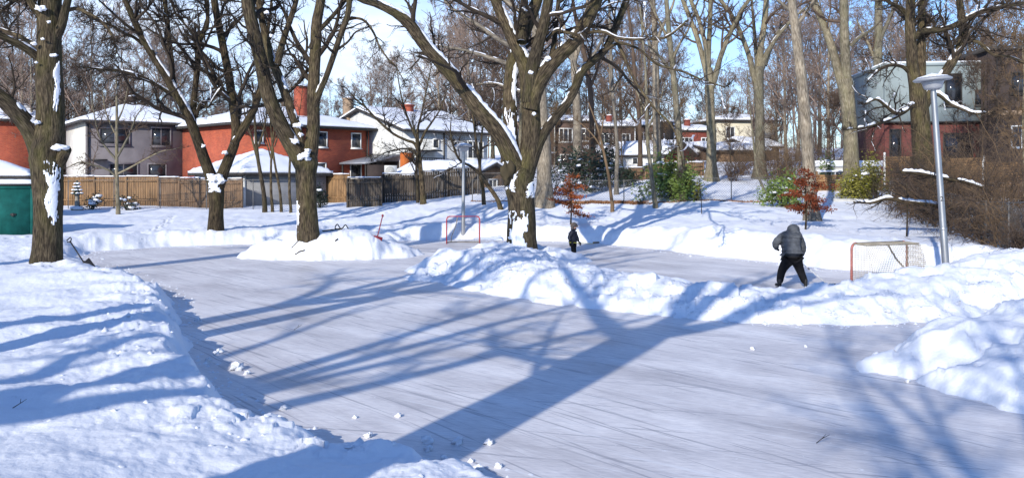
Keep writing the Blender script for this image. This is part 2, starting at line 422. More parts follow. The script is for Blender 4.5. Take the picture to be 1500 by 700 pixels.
YL = [-60, -5, 0, 4, 7, 10, 14, 20, 27, 40, 50, 57, 75, 100, 150, 420]
ZL = [1.6, 1.5, 1.45, 1.15, .86, .62, .48, .42, .40, .50, .78, 1.05, 1.5, 2.2, 3.5, 5]
YC = [-60, 0, 9, 14, 30, 38, 42, 45, 49, 52, 60, 75, 100, 150, 420]
ZC = [1.4, 1.4, .5, .45, .42, .42, .46, .66, 1.22, 1.58, 2.1, 3.3, 4.6, 7, 10]
YR = [-60, 0, 5, 9, 14, 20, 26, 37, 48, 60, 75, 100, 150, 420]
ZR = [1.6, 1.4, 1.1, .8, .62, .68, .70, .95, 1.55, 2.75, 4.0, 5.3, 8, 11]
def height(x, y, want_id=False):
    x = np.asarray(x, float); y = np.asarray(y, float)
    w = sstep(-13, -1, x); w2 = sstep(3, 11, x - .12 * np.clip(y - 45, 0, 40))
    zf = (np.interp(y, YL, ZL) * (1 - w) + np.interp(y, YC, ZC) * w) * (1 - w2) + np.interp(y, YR, ZR) * w2
    zf = zf * (1 - .62 * sstep(-4.6, -1.2, x) * sstep(13, 10, y))
    zf = zf + .11 * fbm(x / 4.5 + .3, y / 4.5, 2, 1) * sstep(5, 14, np.hypot(x, y)) + .035 * perlin(x / 1.1, y / 1.6, 5)
    sd = poly_sd(x, y, ICE)
    sdn = sd + .22 * perlin(x / 1.1, y / 1.1, 9) + .10 * perlin(x / .35, y / .35, 12)
    near = sstep(26, 20, y)
    wid = .55 * near + 2.0 * (1 - near)
    s = sstep(0, 1, sdn / wid)
    bermh = .10 * near + .24 * (1 - near) * sstep(-13, -2, x) + .14 * (1 - near) * (1 - sstep(-13, -2, x))
    lump = 1 + .55 * perlin(x / 1.3, y / 1.3, 21)
    berm = bermh * np.exp(-((sdn - 1.1) / .9) ** 2) * lump
    z = -.14 + (zf + .14) * s + berm * s
    # tracks and trampled snow close to the rink
    rough = s * np.exp(-np.clip(sd, 0, 50) / 2.6)
    z = z + rough * sstep(5, 8, y) * (.085 * fbm(x / .75, y / .75, 2, 31) + .055 * np.abs(perlin(x / .30, y / .30, 33)) + .030 * np.abs(perlin(x / .13, y / .13, 35)))
    z = z + s * (1 - near) * np.exp(-((sd - 1.3) / 1.6) ** 2) * (.11 * fbm(x / .9, y / 1.4, 2, 81) + .05 * np.abs(perlin(x / .45, y / .6, 83)) + .07 * slabs(x / .7 + .3 * perlin(x, y, 3), y / .7, 4) * sstep(-.2, .4, perlin(x / 2, y / 2, 85)))
    z = z + near * s * np.exp(-((sd - .5) / .7) ** 2) * .05 * slabs(x / .26 + .4 * perlin(x / .5, y / .5, 2), y / .26, 6) * sstep(-.1, .4, perlin(x / 1.5, y / 1.5, 87))
    far = s * sstep(30, 40, y) * sstep(62, 48, y)
    z = z + far * .035 * fbm(x / .6, y / .9, 2, 41)
    lft = s * sstep(-3, -6, x) * sstep(30, 10, y)
    drift = perlin(x / 3.0 + y / 6.0, y / 1.5, 47)
    z = z + lft * (.15 * drift + .045 * np.clip(fbm(x / .8, y / .5, 3, 43), 0, 9) * sstep(.1, .7, perlin(x / 2.6, y / 2.6, 45)) + .004 * perlin(x / .12, y / .12, 46))
    if x.size > 4000:
        for k, (a, b, step) in enumerate((((-21, 37), (-6, 50), .45), ((-3.5, 44.5), (9.5, 46.5), .45), ((13.5, 28), (11, 44), .45), ((-17, 38.5), (-19, 52), .45))):
            a = np.array(a, float); b = np.array(b, float); L_ = np.linalg.norm(b - a); d_ = (b - a) / L_; n_ = np.array([-d_[1], d_[0]])
            rr = np.random.default_rng(900 + k)
            for i in range(int(L_ / step)):
                c = a + d_ * i * step + n_ * ((.13 if i % 2 else -.13) + .5 * math.sin(i * .17 + k) + rr.normal(0, .05))
                m_ = (np.abs(x - c[0]) < .45) & (np.abs(y - c[1]) < .45)
                if m_.any():
                    u_ = (x[m_] - c[0]) * d_[0] + (y[m_] - c[1]) * d_[1]; v_ = (x[m_] - c[0]) * n_[0] + (y[m_] - c[1]) * n_[1]
                    q_ = np.sqrt((u_ / .19) ** 2 + (v_ / .10) ** 2)
                    z[m_] += -.06 * (1 - sstep(.75, 1.15, q_)) + .015 * np.exp(-((q_ - 1.35) / .25) ** 2)
    ids = np.zeros(x.shape, np.int32)
    q = .20 * fbm(x / .9, y / .9, 3, 51)
    for k, pl in enumerate((RIDGE, HEAP3, HEAPR)):
        xx = x + .30 * perlin(x / .8, y / .8, 61) + .13 * perlin(x / .3, y / .3, 63); yy = y + .30 * perlin(x / .8, y / .8, 65) + .13 * perlin(x / .3, y / .3, 67)
        h = caps(xx, yy, pl)
        on = sstep(0, .25, h)
        amp = (1.0, .5, .75)[k]
        h2 = h + on * amp * (.13 * fbm(x / 1.5, y / 1.2, 2, 71 + k) + .05 * np.abs(perlin(x / .42, y / .42, 75)) + .06 * slabs(x / .55 + .35 * perlin(x / .6, y / .6, 4), y / .55 + .35 * perlin(x / .6, y / .6, 6), 8 + k) + .035 * slabs(x / .24 + .4 * perlin(x / .3, y / .3, 4), y / .24, 9) * sstep(-.2, .3, perlin(x / 1.4, y / 1.4, 89)) + .02 * perlin(x / .12, y / .12, 79) - .03)
        h2 = np.where(h > 0, h2, h * .3 - .02)
        up = h2 > z
        ids = np.where(up & (h2 > -.1), k + 1, ids)
        z = np.maximum(z, h2)
    return (z, ids) if want_id else z
def zat(x, y):
    return float(height(np.array([x]), np.array([y]))[0])
def G(u, Y, dz=0.):
    """ground point under photo column u at distance Y"""
    x = (u - 750) / F * Y
    return np.array([x, Y, zat(x, Y) + dz])

def terrain():
    th_in = np.linspace(R(-36), R(36), 1000)
    th_out = np.linspace(R(36), R(324), 122)[1:-1]
    th = np.concatenate([th_in, th_out]); nt_ = len(th)
    r = [2.2]
    while r[-1] < 62: r.append(r[-1] * 1.0062 + .002)
    while r[-1] < 420: r.append(r[-1] * 1.06)
    r = np.array(r); nr = len(r)
    X = np.sin(th)[None, :] * r[:, None]; Y = np.cos(th)[None, :] * r[:, None]
    Z, ID = height(X, Y, True)
    V = np.stack([X, Y, Z], 2).reshape(-1, 3)
    i = np.arange(nr - 1)[:, None]; j = np.arange(nt_)[None, :]; j2 = (j + 1) % nt_
    Q = np.stack([i * nt_ + j, (i + 1) * nt_ + j, (i + 1) * nt_ + j2, i * nt_ + j2], 2).reshape(-1, 4)
    fid = np.max(ID.reshape(-1)[Q], axis=1)
    names = ['snow_ground', 'snow_bank', 'snow_bank', 'snow_bank']
    labels = [None, 'long lumpy snow ridge between the two ice sheets, ending at the big forked tree', 'low mound of shovelled snow under the tree with the red shovel stuck in it',
              'tall shaded snow heap in the near corner of the ice']
    for k in range(4):
        q = Q[fid == k]
        used, inv = np.unique(q, return_inverse=True)
        v = V[used]; q = inv.reshape(-1, 4)
        if k == 0:   # close the hole under the viewer
            c = len(v); v = np.vstack([v, [[0, 0, zat(0, 0)]]])
            lk = {int(g): n for n, g in enumerate(used[:nt_ + 2])}
            tri = [[c, lk[a], lk[(a + 1) % nt_]] for a in range(nt_) if a in lk and (a + 1) % nt_ in lk]
        else: tri = None
        o = link(names[k], MB().add(v, q, tri), MATS['snow'], smooth=True)
        if k == 0: tag(o, kind='structure')
        else: tag(o, labels[k], 'snow bank', 'banks of shovelled snow')
    ib = MB(); ib.add([(-19, 2, 0), (18, 2, 0), (18, 44, 0), (-19, 44, 0)], [[0, 1, 2, 3]])
    tag(link('ice_rink', ib, MATS['ice']), kind='structure')

# ------------------------------------------------------------------ trees
def spawn(P, Rr, n, t0, t1, ang, lr, K, wig, trop, rr, rng, minl=.12, lmax=99., rmin=.003, tp=.5):
    M, Kp, _ = P.shape
    t = rng.uniform(t0, t1, (M, n)); f = t * (Kp - 1); i0 = np.clip(f.astype(int), 0, Kp - 2); fr = f - i0
    m = np.arange(M)[:, None]
    pos = P[m, i0] * (1 - fr[..., None]) + P[m, i0 + 1] * fr[..., None]
    T = P[m, i0 + 1] - P[m, i0]; T /= np.linalg.norm(T, axis=2, keepdims=True) + 1e-9
    rad = Rr[m, i0] * (1 - fr) + Rr[m, i0 + 1] * fr
    pl = np.linalg.norm(np.diff(P, axis=1), axis=2).sum(1)
    Ln = np.clip(pl[:, None] * lr * rng.uniform(.55, 1.25, (M, n)) * (1.15 - .6 * t), minl, lmax)
    rv = rng.normal(size=(M, n, 3)); Nn = np.cross(T, rv); Nn /= np.linalg.norm(Nn, axis=2, keepdims=True) + 1e-9
    a = rng.uniform(ang[0], ang[1], (M, n))[..., None]
    d = np.cos(a) * T + np.sin(a) * Nn
    r0 = np.maximum(np.minimum(rad * rr, Ln * .03 + .004), rmin)
    pos = pos.reshape(-1, 3); d = d.reshape(-1, 3); Ln = Ln.reshape(-1); r0 = r0.reshape(-1)
    out = np.zeros((len(pos), K, 3)); out[:, 0] = pos
    for k in range(1, K):
        d = d + rng.normal(size=d.shape) * wig; d[:, 2] += trop
        d /= np.linalg.norm(d, axis=1, keepdims=True) + 1e-9
        out[:, k] = out[:, k - 1] + d * (Ln / (K - 1))[:, None]
    s = np.linspace(0, 1, K)[None, :]
    return out, r0[:, None] * (1 - (1 - tp * .6) * s)

def limb_pts(spec, Y, ppm, K, dy=0., jit=.0, rng=None):
    """limb given as photo columns, rows and widths at distance Y, leaning dy metres away towards its end"""
    n = len(spec); pts = []; rad = []
    for i, (u, v, w) in enumerate(spec):
        yy = Y + dy * (i / (n - 1)) ** 1.2
        pts.append(PX(u, v, yy)); rad.append(w * .94 * yy / F / 2)
    p, r = catmull(pts, rad, K)
    return p, r

def bark_tube(mb, p, r, s=16, rng=None, bumpy=.06):
    """round limb with a transported frame, slightly lumpy"""
    K = len(p)
    T = np.gradient(p, axis=0); T /= np.linalg.norm(T, axis=1, keepdims=True)
    A = np.zeros((K, 3)); a = np.cross(T[0], [0.2, 1, 0.1]); a /= np.linalg.norm(a); A[0] = a
    for k in range(1, K):
        a = A[k - 1] - T[k] * np.dot(A[k - 1], T[k]); A[k] = a / np.linalg.norm(a)
    B = np.cross(T, A)
    ang = np.arange(s) / s * 2 * np.pi
    ln = np.concatenate([[0], np.cumsum(np.linalg.norm(np.diff(p, axis=0), axis=1))])
    o = rng.uniform(0, 50) if rng is not None else 0
    rr = r[:, None] * (1 + bumpy * perlin(np.cos(ang)[None] * 1.2 + o + 0 * ln[:, None], np.sin(ang)[None] * 1.2 + ln[:, None] / (4 * r.mean() + .1) + o) + .5 * bumpy * perlin(np.cos(ang)[None] * 3 + o, np.sin(ang)[None] * 3 + ln[:, None] / (1.5 * r.mean() + .05)))
    V = p[:, None, :] + rr[..., None] * (np.cos(ang)[None, :, None] * A[:, None, :] + np.sin(ang)[None, :, None] * B[:, None, :])
    at = np.stack([np.cos(ang)[None] * r[:, None], np.sin(ang)[None] * r[:, None], np.broadcast_to(ln[:, None], rr.shape)], 2)
    k = np.arange(K - 1)[:, None]; j = np.arange(s)[None]; j2 = (j + 1) % s
    q = np.stack([k * s + j, k * s + j2, (k + 1) * s + j2, (k + 1) * s + j], 2).reshape(-1, 4)
    mb.add(V.reshape(-1, 3), q, [[(K - 1) * s, (K - 1) * s + jj, (K - 1) * s + jj + 1] for jj in range(1, s - 1)], at.reshape(-1, 3))

def snow_strip(mb, p, r, amt, rng, t0=0., t1=1., cover=.62, side=0.0):
    """snow lying along the upper side of a limb; dips into the bark where it has fallen off"""
    K = max(40, int(len(p) * 4)); p, r = catmull(p, r, K)
    T = np.gradient(p, axis=0); T /= np.linalg.norm(T, axis=1, keepdims=True)
    hz = np.hypot(T[:, 0], T[:, 1])
    S = np.cross(T, [0, 0, 1.]); S /= np.linalg.norm(S, axis=1, keepdims=True) + 1e-6
    U = np.cross(S, T)
    ln = np.concatenate([[0], np.cumsum(np.linalg.norm(np.diff(p, axis=0), axis=1))])
    o = rng.uniform(0, 90)
    a = np.linspace(-1, 1, 9) * 1.0
    t = np.linspace(0, 1, K)
    gate = sstep(t0 - .02, t0 + .05, t) * sstep(t1 + .02, t1 - .05, t)
    m = sstep(1 - cover - .15, 1 - cover + .25, .5 + .8 * fbm(ln / .9 + o, o + 0 * ln, 2)) * sstep(.22, .5, hz) * gate
    th = amt * m[:, None] * (1 + .6 * fbm(ln[:, None] / .2 + o, a[None] * 1.6 + o, 2)) * (1 - np.abs(a[None]) ** 2) - .014 - .03 * (1 - m[:, None]) - .03 * np.clip(perlin(ln[:, None] / .14 + 2 * o, a[None] * 1.2 + o), 0, 1) * np.abs(a[None])
    an = (a * R(58))[None] + side
    rad = r[:, None] + th
    V = p[:, None] + rad[..., None] * (np.sin(an)[..., None] * S[:, None] + np.cos(an)[..., None] * U[:, None])
    k = np.arange(K - 1)[:, None]; j = np.arange(8)[None]
    mb.add(V.reshape(-1, 3), np.stack([k * 9 + j, k * 9 + j + 1, (k + 1) * 9 + j + 1, (k + 1) * 9 + j], 2).reshape(-1, 4))

TUBES = []
def snow_patch(mb, k, v0, v1, ang0, ang1, th, rng, lim=.1):
    """ragged patch of snow blown onto limb k of the tree built last (0 = trunk) between two photo rows"""
    p, r = TUBES[k]
    zz = CAMZ - (np.linspace(v0, v1, 64) - HZ) / F * p[:, 1].mean(); o_ = np.argsort(p[:, 2])
    Cx = np.stack([np.interp(zz, p[o_, 2], p[o_, a]) for a in range(3)], 1); rr = np.interp(zz, p[o_, 2], r[o_])[:, None]
    nz, na = 64, 30
    o = rng.uniform(0, 60)
    t = np.linspace(0, 1, nz)[:, None]; a = np.linspace(0, 1, na)[None]
    edge = np.minimum(np.minimum(t, 1 - t) * 2.2, np.minimum(a, 1 - a) * 2)
    m = sstep(lim + .28, lim + .42, edge + .42 * fbm(a * 2.2 + o, t * 4 + o, 3) + .30 * fbm(a * 9 + o, t * 14 + o, 3))
    C = Cx; rad = rr * .94 + (th + rr * .06) * m - .03 * (1 - m)
    an = ang0 + (ang1 - ang0) * a + 0 * t
    V = np.stack([C[:, :1] + rad * np.cos(an), C[:, 1:2] + rad * np.sin(an), C[:, 2:3] + 0 * an], 2)
    k = np.arange(nz - 1)[:, None]; j = np.arange(na - 1)[None]
    mb.add(V.reshape(-1, 3), np.stack([k * na + j, k * na + j + 1, (k + 1) * na + j + 1, (k + 1) * na + j], 2).reshape(-1, 4))

def pixel_tree(name, label, cat, Y, trunk, limbs, bark, seed, group=None, twigmat='twig', n1=9, n2=7, n3=5, snow=.06, flare=1.35, s=18, trop=.03, cover=.6,
               lr=.42, twig_r=.0035, t0=.28, sway=0., base_z=None, wig=.22, twig_lim=99):
    """tree whose trunk and main limbs follow the photo; limbs = [(spec, dy, snow factor, twig factor), ...]"""
    rng = np.random.default_rng(seed)
    u0 = trunk[0][0]; x0 = (u0 - 750) / F * Y
    zb = zat(x0, Y) if base_z is None else base_z
    root = thing(name, label, cat, (x0, Y, zb), 0, group)
    p, r = limb_pts(trunk, Y, 0, 46 if s > 12 else 26)
    # carry the trunk into the ground and flare the root
    below = np.array([p[0] - (p[1] - p[0]) / np.linalg.norm(p[1] - p[0]) * d for d in (.9, .45)]); below[:, :2] = p[0, :2]
    h = np.linspace(0, 1, len(p))
    p = np.vstack([below, p]); r = np.concatenate([[r[0] * 1.05, r[0] * 1.02], r])
    hh = np.clip((p[:, 2] - zb) / (3.2 * r[2] + .15), 0, 1)
    r = r * (1 + (flare - 1) * (1 - hh) ** 2.2)
    tm = MB(); bark_tube(tm, p, r, s, rng); TUBES.clear(); TUBES.append((p, r))
    link('trunk', tm, MATS[bark], root, True, True)
    cr = MB(); sn = MB(); sets = []
    for spec, dy, sf, tf in limbs:
        lp, lrad = limb_pts(spec, Y, 0, 30, dy)
        lm = MB(); bark_tube(lm, lp, lrad, max(8, s - 4), rng); TUBES.append((lp, lrad))
        link('limb', lm, MATS[bark], root, True, True)
        if snow * sf > 0: snow_strip(sn, lp, lrad, snow * min(sf, 1.3), rng, cover=cover if sf <= 1 else min(1.15, cover * sf))
        if tf > 0: sets.append((lp, lrad, tf))
    for lp, lrad, tf in sets:
        k1 = max(2, int(n1 * tf))
        P1, R1 = spawn(lp[None], lrad[None], k1, t0, 1, (R(28), R(68)), lr, 12, wig * .7, trop, .55, rng, .4, 4.5)
        tip, tr = spawn(lp[None], lrad[None], 2, .97, 1, (R(8), R(25)), lr * .6, 12, .12, trop, .9, rng, .3, 3.0)
        P1 = np.concatenate([P1, tip]); R1 = np.concatenate([R1, tr])
        P2, R2 = spawn(P1, R1, n2, .15, 1, (R(25), R(65)), .45, 8, wig, trop, .6, rng, .2, 2.2)
        P3, R3 = spawn(P2, R2, n3, .1, 1, (R(25), R(60)), .5, 5, wig * 1.1, trop, .65, rng, .12, 1.0, twig_r * .8)
        cr.tubes(P1, np.maximum(R1, twig_r * 1.5), 5, False); cr.tubes(P2, np.maximum(R2, twig_r), 4, False); cr.tubes(P3, np.maximum(R3, twig_r * .8), 3, False)
        if snow * sf > .02:
            for q in range(min(len(P1), 5)): snow_strip(sn, P1[q], R1[q], min(snow * .5, .03), rng, cover=.4)
    if cr.n: link('crown', cr, MATS[twigmat], root)
    return root, sn, rng

def finish_snow(root, sn):
    if sn.n: link('snow_cover', sn, MATS['snow'], root, True)

def bare_proto(name, H, r0, seed, bark, twigmat, nl=11, n1=8, n2=7, n3=5, spread=(25, 52), lean=.03, twig_r=.007, low=.3, fork=False, K=7):
    """a whole bare tree at the origin: trunk and crown"""
    rng = np.random.default_rng(seed)
    root = thing(name, '', 'tree', (0, 0, 0))
    n = 9; z = np.linspace(-.4, H, n)
    p = np.stack([np.cumsum(rng.normal(0, lean * H / n, n)), np.cumsum(rng.normal(0, lean * H / n, n)), z], 1); p[:, :2] -= p[1, :2]
    r = r0 * (1 - .88 * np.linspace(0, 1, n) ** .9); r[0] *= 1.3
    p, r = catmull(p, r, 22)
    tm = MB(); bark_tube(tm, p, r, 8, rng); link('trunk', tm, MATS[bark], root, True, True)
    P0 = p[None]; R0 = r[None]
    L1, RR1 = spawn(P0, R0, nl, low, .97, (R(spread[0]), R(spread[1])), .42, 12, .13, .05, .62, rng, .5, H * .5)
    L2, RR2 = spawn(L1, RR1, n1, .2, 1, (R(25), R(60)), .45, K, .2, .04, .6, rng, .3, 4)
    L3, RR3 = spawn(L2, RR2, n2, .1, 1, (R(25), R(60)), .5, 5, .22, .03, .6, rng, .2, 1.8, twig_r)
    cm = MB()
    cm.tubes(L1, np.maximum(RR1, twig_r * 2), 5, False); cm.tubes(L2, np.maximum(RR2, twig_r * 1.3), 3, False); cm.tubes(L3, np.maximum(RR3, twig_r), 3, False)
    if n3:
        L4, RR4 = spawn(L3, RR3, n3, .1, 1, (R(25), R(60)), .55, 4, .22, .02, .7, rng, .15, .9, twig_r * .75)
        cm.tubes(L4, np.maximum(RR4, twig_r * .75), 3, False)
    link('crown', cm, MATS[twigmat], root)
    return root

def move(root, loc, rz=0, scale=1, label=None, group=None):
    root.location = tuple(float(c) for c in loc); root.rotation_euler = (0, 0, rz); root.scale = (scale,) * 3 if np.isscalar(scale) else scale
    if label: root['label'] = label
    if group: root['group'] = group
    return root
# ------------------------------------------------------------------ the trees of the park
def park_trees():
    S = finish_snow
    # the big forked maple in the middle
    t, sn, rng = pixel_tree('maple_tree', 'big many-limbed bare tree on the snow mound amid the rink', 'tree', 32.0,
        [(765, 388, 46), (764, 350, 43), (764, 320, 43), (763, 292, 42), (761, 272, 47), (762, 258, 44), (766, 246, 34)],
        [([(764, 266, 36), (770, 246, 33), (775, 225, 31), (778, 190, 30), (777, 155, 29), (775, 125, 29), (772, 102, 26), (764, 82, 22), (750, 55, 20), (738, 28, 18), (726, 0, 17), (708, -50, 14), (690, -120, 10), (676, -200, 5)], 1.0, .8, .8),
         ([(776, 150, 26), (778, 120, 23), (781, 95, 21), (788, 68, 19), (795, 42, 18), (801, 15, 17), (806, -20, 14), (812, -90, 10), (822, -170, 5)], -1.0, .2, .8),
         ([(777, 160, 26), (783, 135, 26), (795, 110, 26), (815, 86, 24), (838, 64, 22), (855, 40, 21), (866, 18, 20), (880, -16, 18), (900, -80, 13), (925, -160, 6)], -.5, .9, 1.0),
         ([(756, 262, 26), (751, 235, 26), (748, 200, 23), (747, 160, 22), (748, 118, 22), (753, 88, 22), (764, 56, 23), (776, 26, 21), (788, -4, 17), (800, -70, 11), (808, -150, 5)], 2.2, .5, .8),
         ([(764, 62, 16), (768, 35, 13), (768, 0, 12), (765, -60, 8), (768, -120, 4)], 2.0, .2, .7),
         ([(760, 252, 30), (747, 226, 29), (730, 194, 26), (703, 162, 24), (675, 127, 21), (650, 97, 20), (628, 74, 19), (609, 48, 19), (598, 33, 19), (580, 20, 14), (552, 6, 12), (529, -1, 11), (490, -22, 9), (450, -50, 6)], -2.5, 1.5, .5),
         ([(772, 250, 24), (782, 226, 21), (792, 203, 17), (808, 179, 15), (828, 155, 14), (842, 130, 14), (852, 105, 14), (868, 90, 13), (886, 74, 12), (902, 40, 11), (917, 2, 10), (932, -45, 8), (950, -110, 4)], 1.5, .25, .7),
         ([(852, 52, 8), (864, 48, 6), (885, 47, 5), (905, 56, 5), (940, 58, 4), (975, 55, 4), (1010, 28, 3)], -2.5, .5, .7),
         ([(884, 76, 6), (906, 64, 5), (935, 72, 4), (962, 94, 4), (1000, 105, 3.5), (1030, 118, 3), (1062, 128, 2)], -3.5, .2, .8),
         ([(898, 50, 6), (912, 78, 5), (930, 118, 4), (958, 158, 3.5), (985, 186, 3), (1000, 235, 2)], -3.5, 0, .8),
         ([(806, 92, 9), (812, 60, 8), (815, 30, 7), (818, 0, 6), (822, -60, 4)], 1.5, .3, .7),
         ([(800, 60, 6), (815, 45, 5), (830, 48, 5), (850, 52, 4)], -1, .8, .4)],
        'bark', 21, n1=11, n2=7, n3=6, snow=.055, lr=.32, cover=.74, twig_r=.0045, flare=1.12)
    cz = lambda v: CAMZ - (v - HZ) / F * 32
    def cx(u): return (u - 750) / F * 32
    snow_patch(sn, 0, 384, 308, R(205), R(300), .016, rng, -.12)
    snow_patch(sn, 4, 258, 160, R(222), R(318), .016, rng, -.10)
    snow_patch(sn, 4, 170, 80, R(270), R(350), .016, rng, .08)
    snow_patch(sn, 0, 282, 250, R(195), R(260), .016, rng, -.05)
    snow_patch(sn, 0, 290, 262, R(290), R(350), .016, rng, -.05)
    for u, v, rr in ((777, 108, .22), (771, 16, .3), (802, 88, .25), (782, 168, .16), (742, 240, .28), (758, 272, .14)):
        sn.ell((cx(u), 31.62, cz(v)), (rr * .42, rr * .3, rr * .26), 8, .7)
    S(t, sn)
    kn = MB(); kn.ell((cx(743), 31.55, cz(254)), (.22, .16, .38), 10, .4); link('burl', kn, MATS['bark'], t, True)

    # left edge
    t, sn, rng = pixel_tree('maple_tree', 'thick tree at the left edge with a cut stump, by the teal bin', 'tree', 27.0,
        [(66, 396, 42), (68, 372, 40), (70, 330, 41), (70, 290, 43), (69, 255, 45), (68, 228, 50), (72, 205, 48), (74, 180, 42), (74, 150, 41), (72, 110, 39), (72, 70, 37), (73, 30, 36), (74, -10, 32), (77, -70, 24), (80, -150, 14), (82, -210, 7)],
        [([(62, 232, 34), (52, 205, 31), (42, 186, 28), (25, 166, 26), (5, 147, 24), (-25, 125, 20), (-70, 98, 14), (-130, 62, 6)], -1.0, .8, .5),
         ([(66, 92, 14), (50, 80, 13), (34, 69, 12), (12, 58, 11), (-15, 44, 9), (-60, 18, 5)], -1.5, 1.1, .8),
         ([(66, 78, 9), (45, 62, 8), (25, 52, 7), (-5, 42, 6), (-40, 30, 4)], .8, .4, .8),
         ([(74, 40, 18), (60, 22, 14), (46, 4, 12), (34, -25, 10), (18, -80, 5)], -1.0, .4, 1),
         ([(80, 60, 16), (90, 38, 14), (96, 14, 12), (104, -20, 10), (116, -90, 5)], -.8, .3, 1),
         ([(97, 16, 7), (112, 13, 6), (130, 20, 5), (148, 31, 5), (164, 52, 4), (172, 78, 2)], -1.2, .3, 1.2),
         ([(78, 20, 8), (60, -5, 7), (40, -8, 6), (10, 10, 5), (-20, 40, 3)], -1.0, .2, 1.3),
         ([(86, 240, 20), (93, 226, 18), (97, 219, 16)], -.3, 0, 0)],
        'bark', 22, n1=16, n2=9, n3=6, snow=.05, lr=.40, flare=1.15, twig_r=.0045)
    cz = lambda v: CAMZ - (v - HZ) / F * 27
    cx = lambda u: (u - 750) / F * 27
    sn.ell((cx(96), 26.7, cz(217)), (.26, .24, .10), 10, .25)
    snow_patch(sn, 0, 335, 232, R(285), R(350), .016, rng, -.02)
    snow_patch(sn, 0, 180, 70, R(300), R(360), .016, rng, .2)
    for u, v, rr in ((71, 17, .34), (63, 68, .2), (67, 181, .22), (84, 37, .12), (75, 61, .12), (91, 85, .18), (66, 95, .12)):
        sn.ell((cx(u), 26.5, cz(v)), (rr * .45, rr * .3, rr * .24), 8, .7)
    S(t, sn)

    # second from the left
    t, sn, rng = pixel_tree('maple_tree', 'bare tree with a snowy low fork in front of the tan board fence', 'tree', 40.6,
        [(316, 344, 23), (316, 320, 22), (317, 300, 23), (317, 284, 25), (316, 270, 25), (313, 258, 18)],
        [([(314, 276, 19), (308, 256, 18), (301, 238, 17), (291, 210, 16), (279, 178, 15), (267, 152, 14), (254, 132, 13), (246, 116, 13), (230, 92, 11), (212, 62, 11), (200, 38, 10), (190, 16, 9), (180, -8, 8), (165, -60, 5)], -1.0, .8, 1),
         ([(283, 186, 10), (283, 160, 10), (286, 130, 9), (289, 98, 9), (291, 66, 9), (297, 50, 7), (304, 36, 6), (302, 5, 6), (296, -40, 4)], -.5, .2, 1),
         ([(291, 60, 7), (282, 48, 6), (270, 34, 5), (257, 17, 5), (248, -10, 4)], .6, .8, 1),
         ([(266, 150, 9), (255, 125, 8), (251, 88, 8), (247, 48, 7), (242, 4, 7), (238, -50, 4)], .8, .2, 1),
         ([(258, 142, 8), (244, 134, 7), (228, 124, 6), (208, 114, 6), (180, 105, 5), (150, 102, 4), (126, 99, 3)], -2, 1.0, .9),
         ([(210, 66, 6), (196, 55, 5), (184, 50, 5), (164, 38, 5), (146, 32, 4), (120, 18, 3)], -1.5, .9, 1.2),
         ([(318, 278, 20), (325, 258, 18), (333, 238, 16), (345, 206, 15), (345, 180, 14), (342, 158, 14), (335, 110, 13), (327, 70, 12), (320, 35, 11), (314, 2, 11), (309, -50, 7)], .5, .5, 1),
         ([(342, 212, 13), (354, 192, 13), (366, 172, 12), (374, 156, 11), (381, 130, 10), (387, 95, 8), (392, 50, 6), (398, 0, 4)], 1.5, .6, .8),
         ([(288, 172, 5), (292, 156, 5), (298, 150, 5), (304, 158, 3), (316, 140, 3), (330, 122, 2)], -1, 1.2, .6)],
        'bark_dark', 23, n1=15, n2=9, n3=6, snow=.05, lr=.40, s=14, twig_r=.0055, flare=1.15)
    cz = lambda v: CAMZ - (v - HZ) / F * 40.6
    cx = lambda u: (u - 750) / F * 40.6
    snow_patch(sn, 0, 286, 256, R(215), R(330), .016, rng, .05)
    for u, v, rr in ((318, 262, .5), (333, 224, .25), (302, 214, .2), (313, 258, .35), (328, 264, .4), (246, 110, .2), (231, 81, .2)):
        sn.ell((cx(u), 40.25, cz(v)), (rr * .5, rr * .35, rr * .3), 8, .7)
    S(t, sn)

    # third from the left, on the heap
    t, sn, rng = pixel_tree('maple_tree', 'bare tree with three rising limbs growing out of the low shovelled snow mound', 'tree', 33.2,
        [(452, 366, 32), (451, 340, 31), (450, 310, 30), (449, 280, 30), (448, 255, 31), (449, 238, 35), (450, 224, 30)],
        [([(446, 246, 28), (436, 226, 27), (420, 200, 25), (405, 170, 23), (393, 140, 22), (384, 100, 21), (375, 60, 20), (366, 22, 20), (359, -16, 18), (350, -80, 13), (344, -180, 6)], -1.0, .5, .8),
         ([(446, 232, 18), (437, 196, 14), (425, 158, 14), (412, 122, 14), (398, 86, 13), (388, 50, 11), (380, 10, 10), (372, -40, 7)], 1.0, 1.3, .8),
         ([(452, 240, 24), (456, 214, 22), (459, 185, 20), (459, 150, 20), (460, 112, 18), (462, 72, 17), (464, 34, 16), (470, 0, 14), (478, -60, 10), (485, -140, 5)], .3, .3, .8),
         ([(459, 160, 13), (467, 138, 10), (478, 112, 9), (490, 78, 9), (500, 48, 9), (509, 24, 9), (512, 0, 9), (515, -50, 6)], -.6, 1.2, .6),
         ([(510, 28, 7), (522, 27, 4), (534, 31, 4), (546, 46, 3.5), (556, 68, 3), (568, 86, 2.5), (580, 98, 2), (590, 116, 1.5)], -1.2, .3, .8),
         ([(455, 72, 9), (464, 50, 7), (478, 34, 7), (494, 16, 6), (508, -4, 6), (520, -40, 4)], .8, .2, .8),
         ([(406, 96, 11), (413, 66, 10), (422, 38, 9), (432, 8, 8), (440, -30, 6)], 1.5, .2, .8)],
        'bark', 24, n1=11, n2=8, n3=6, snow=.045, lr=.34, s=16, cover=.66, twig_r=.0045, flare=1.12)
    cz = lambda v: CAMZ - (v - HZ) / F * 33.2
    cx = lambda u: (u - 750) / F * 33.2
    snow_patch(sn, 0, 340, 290, R(180), R(245), .016, rng, .05)
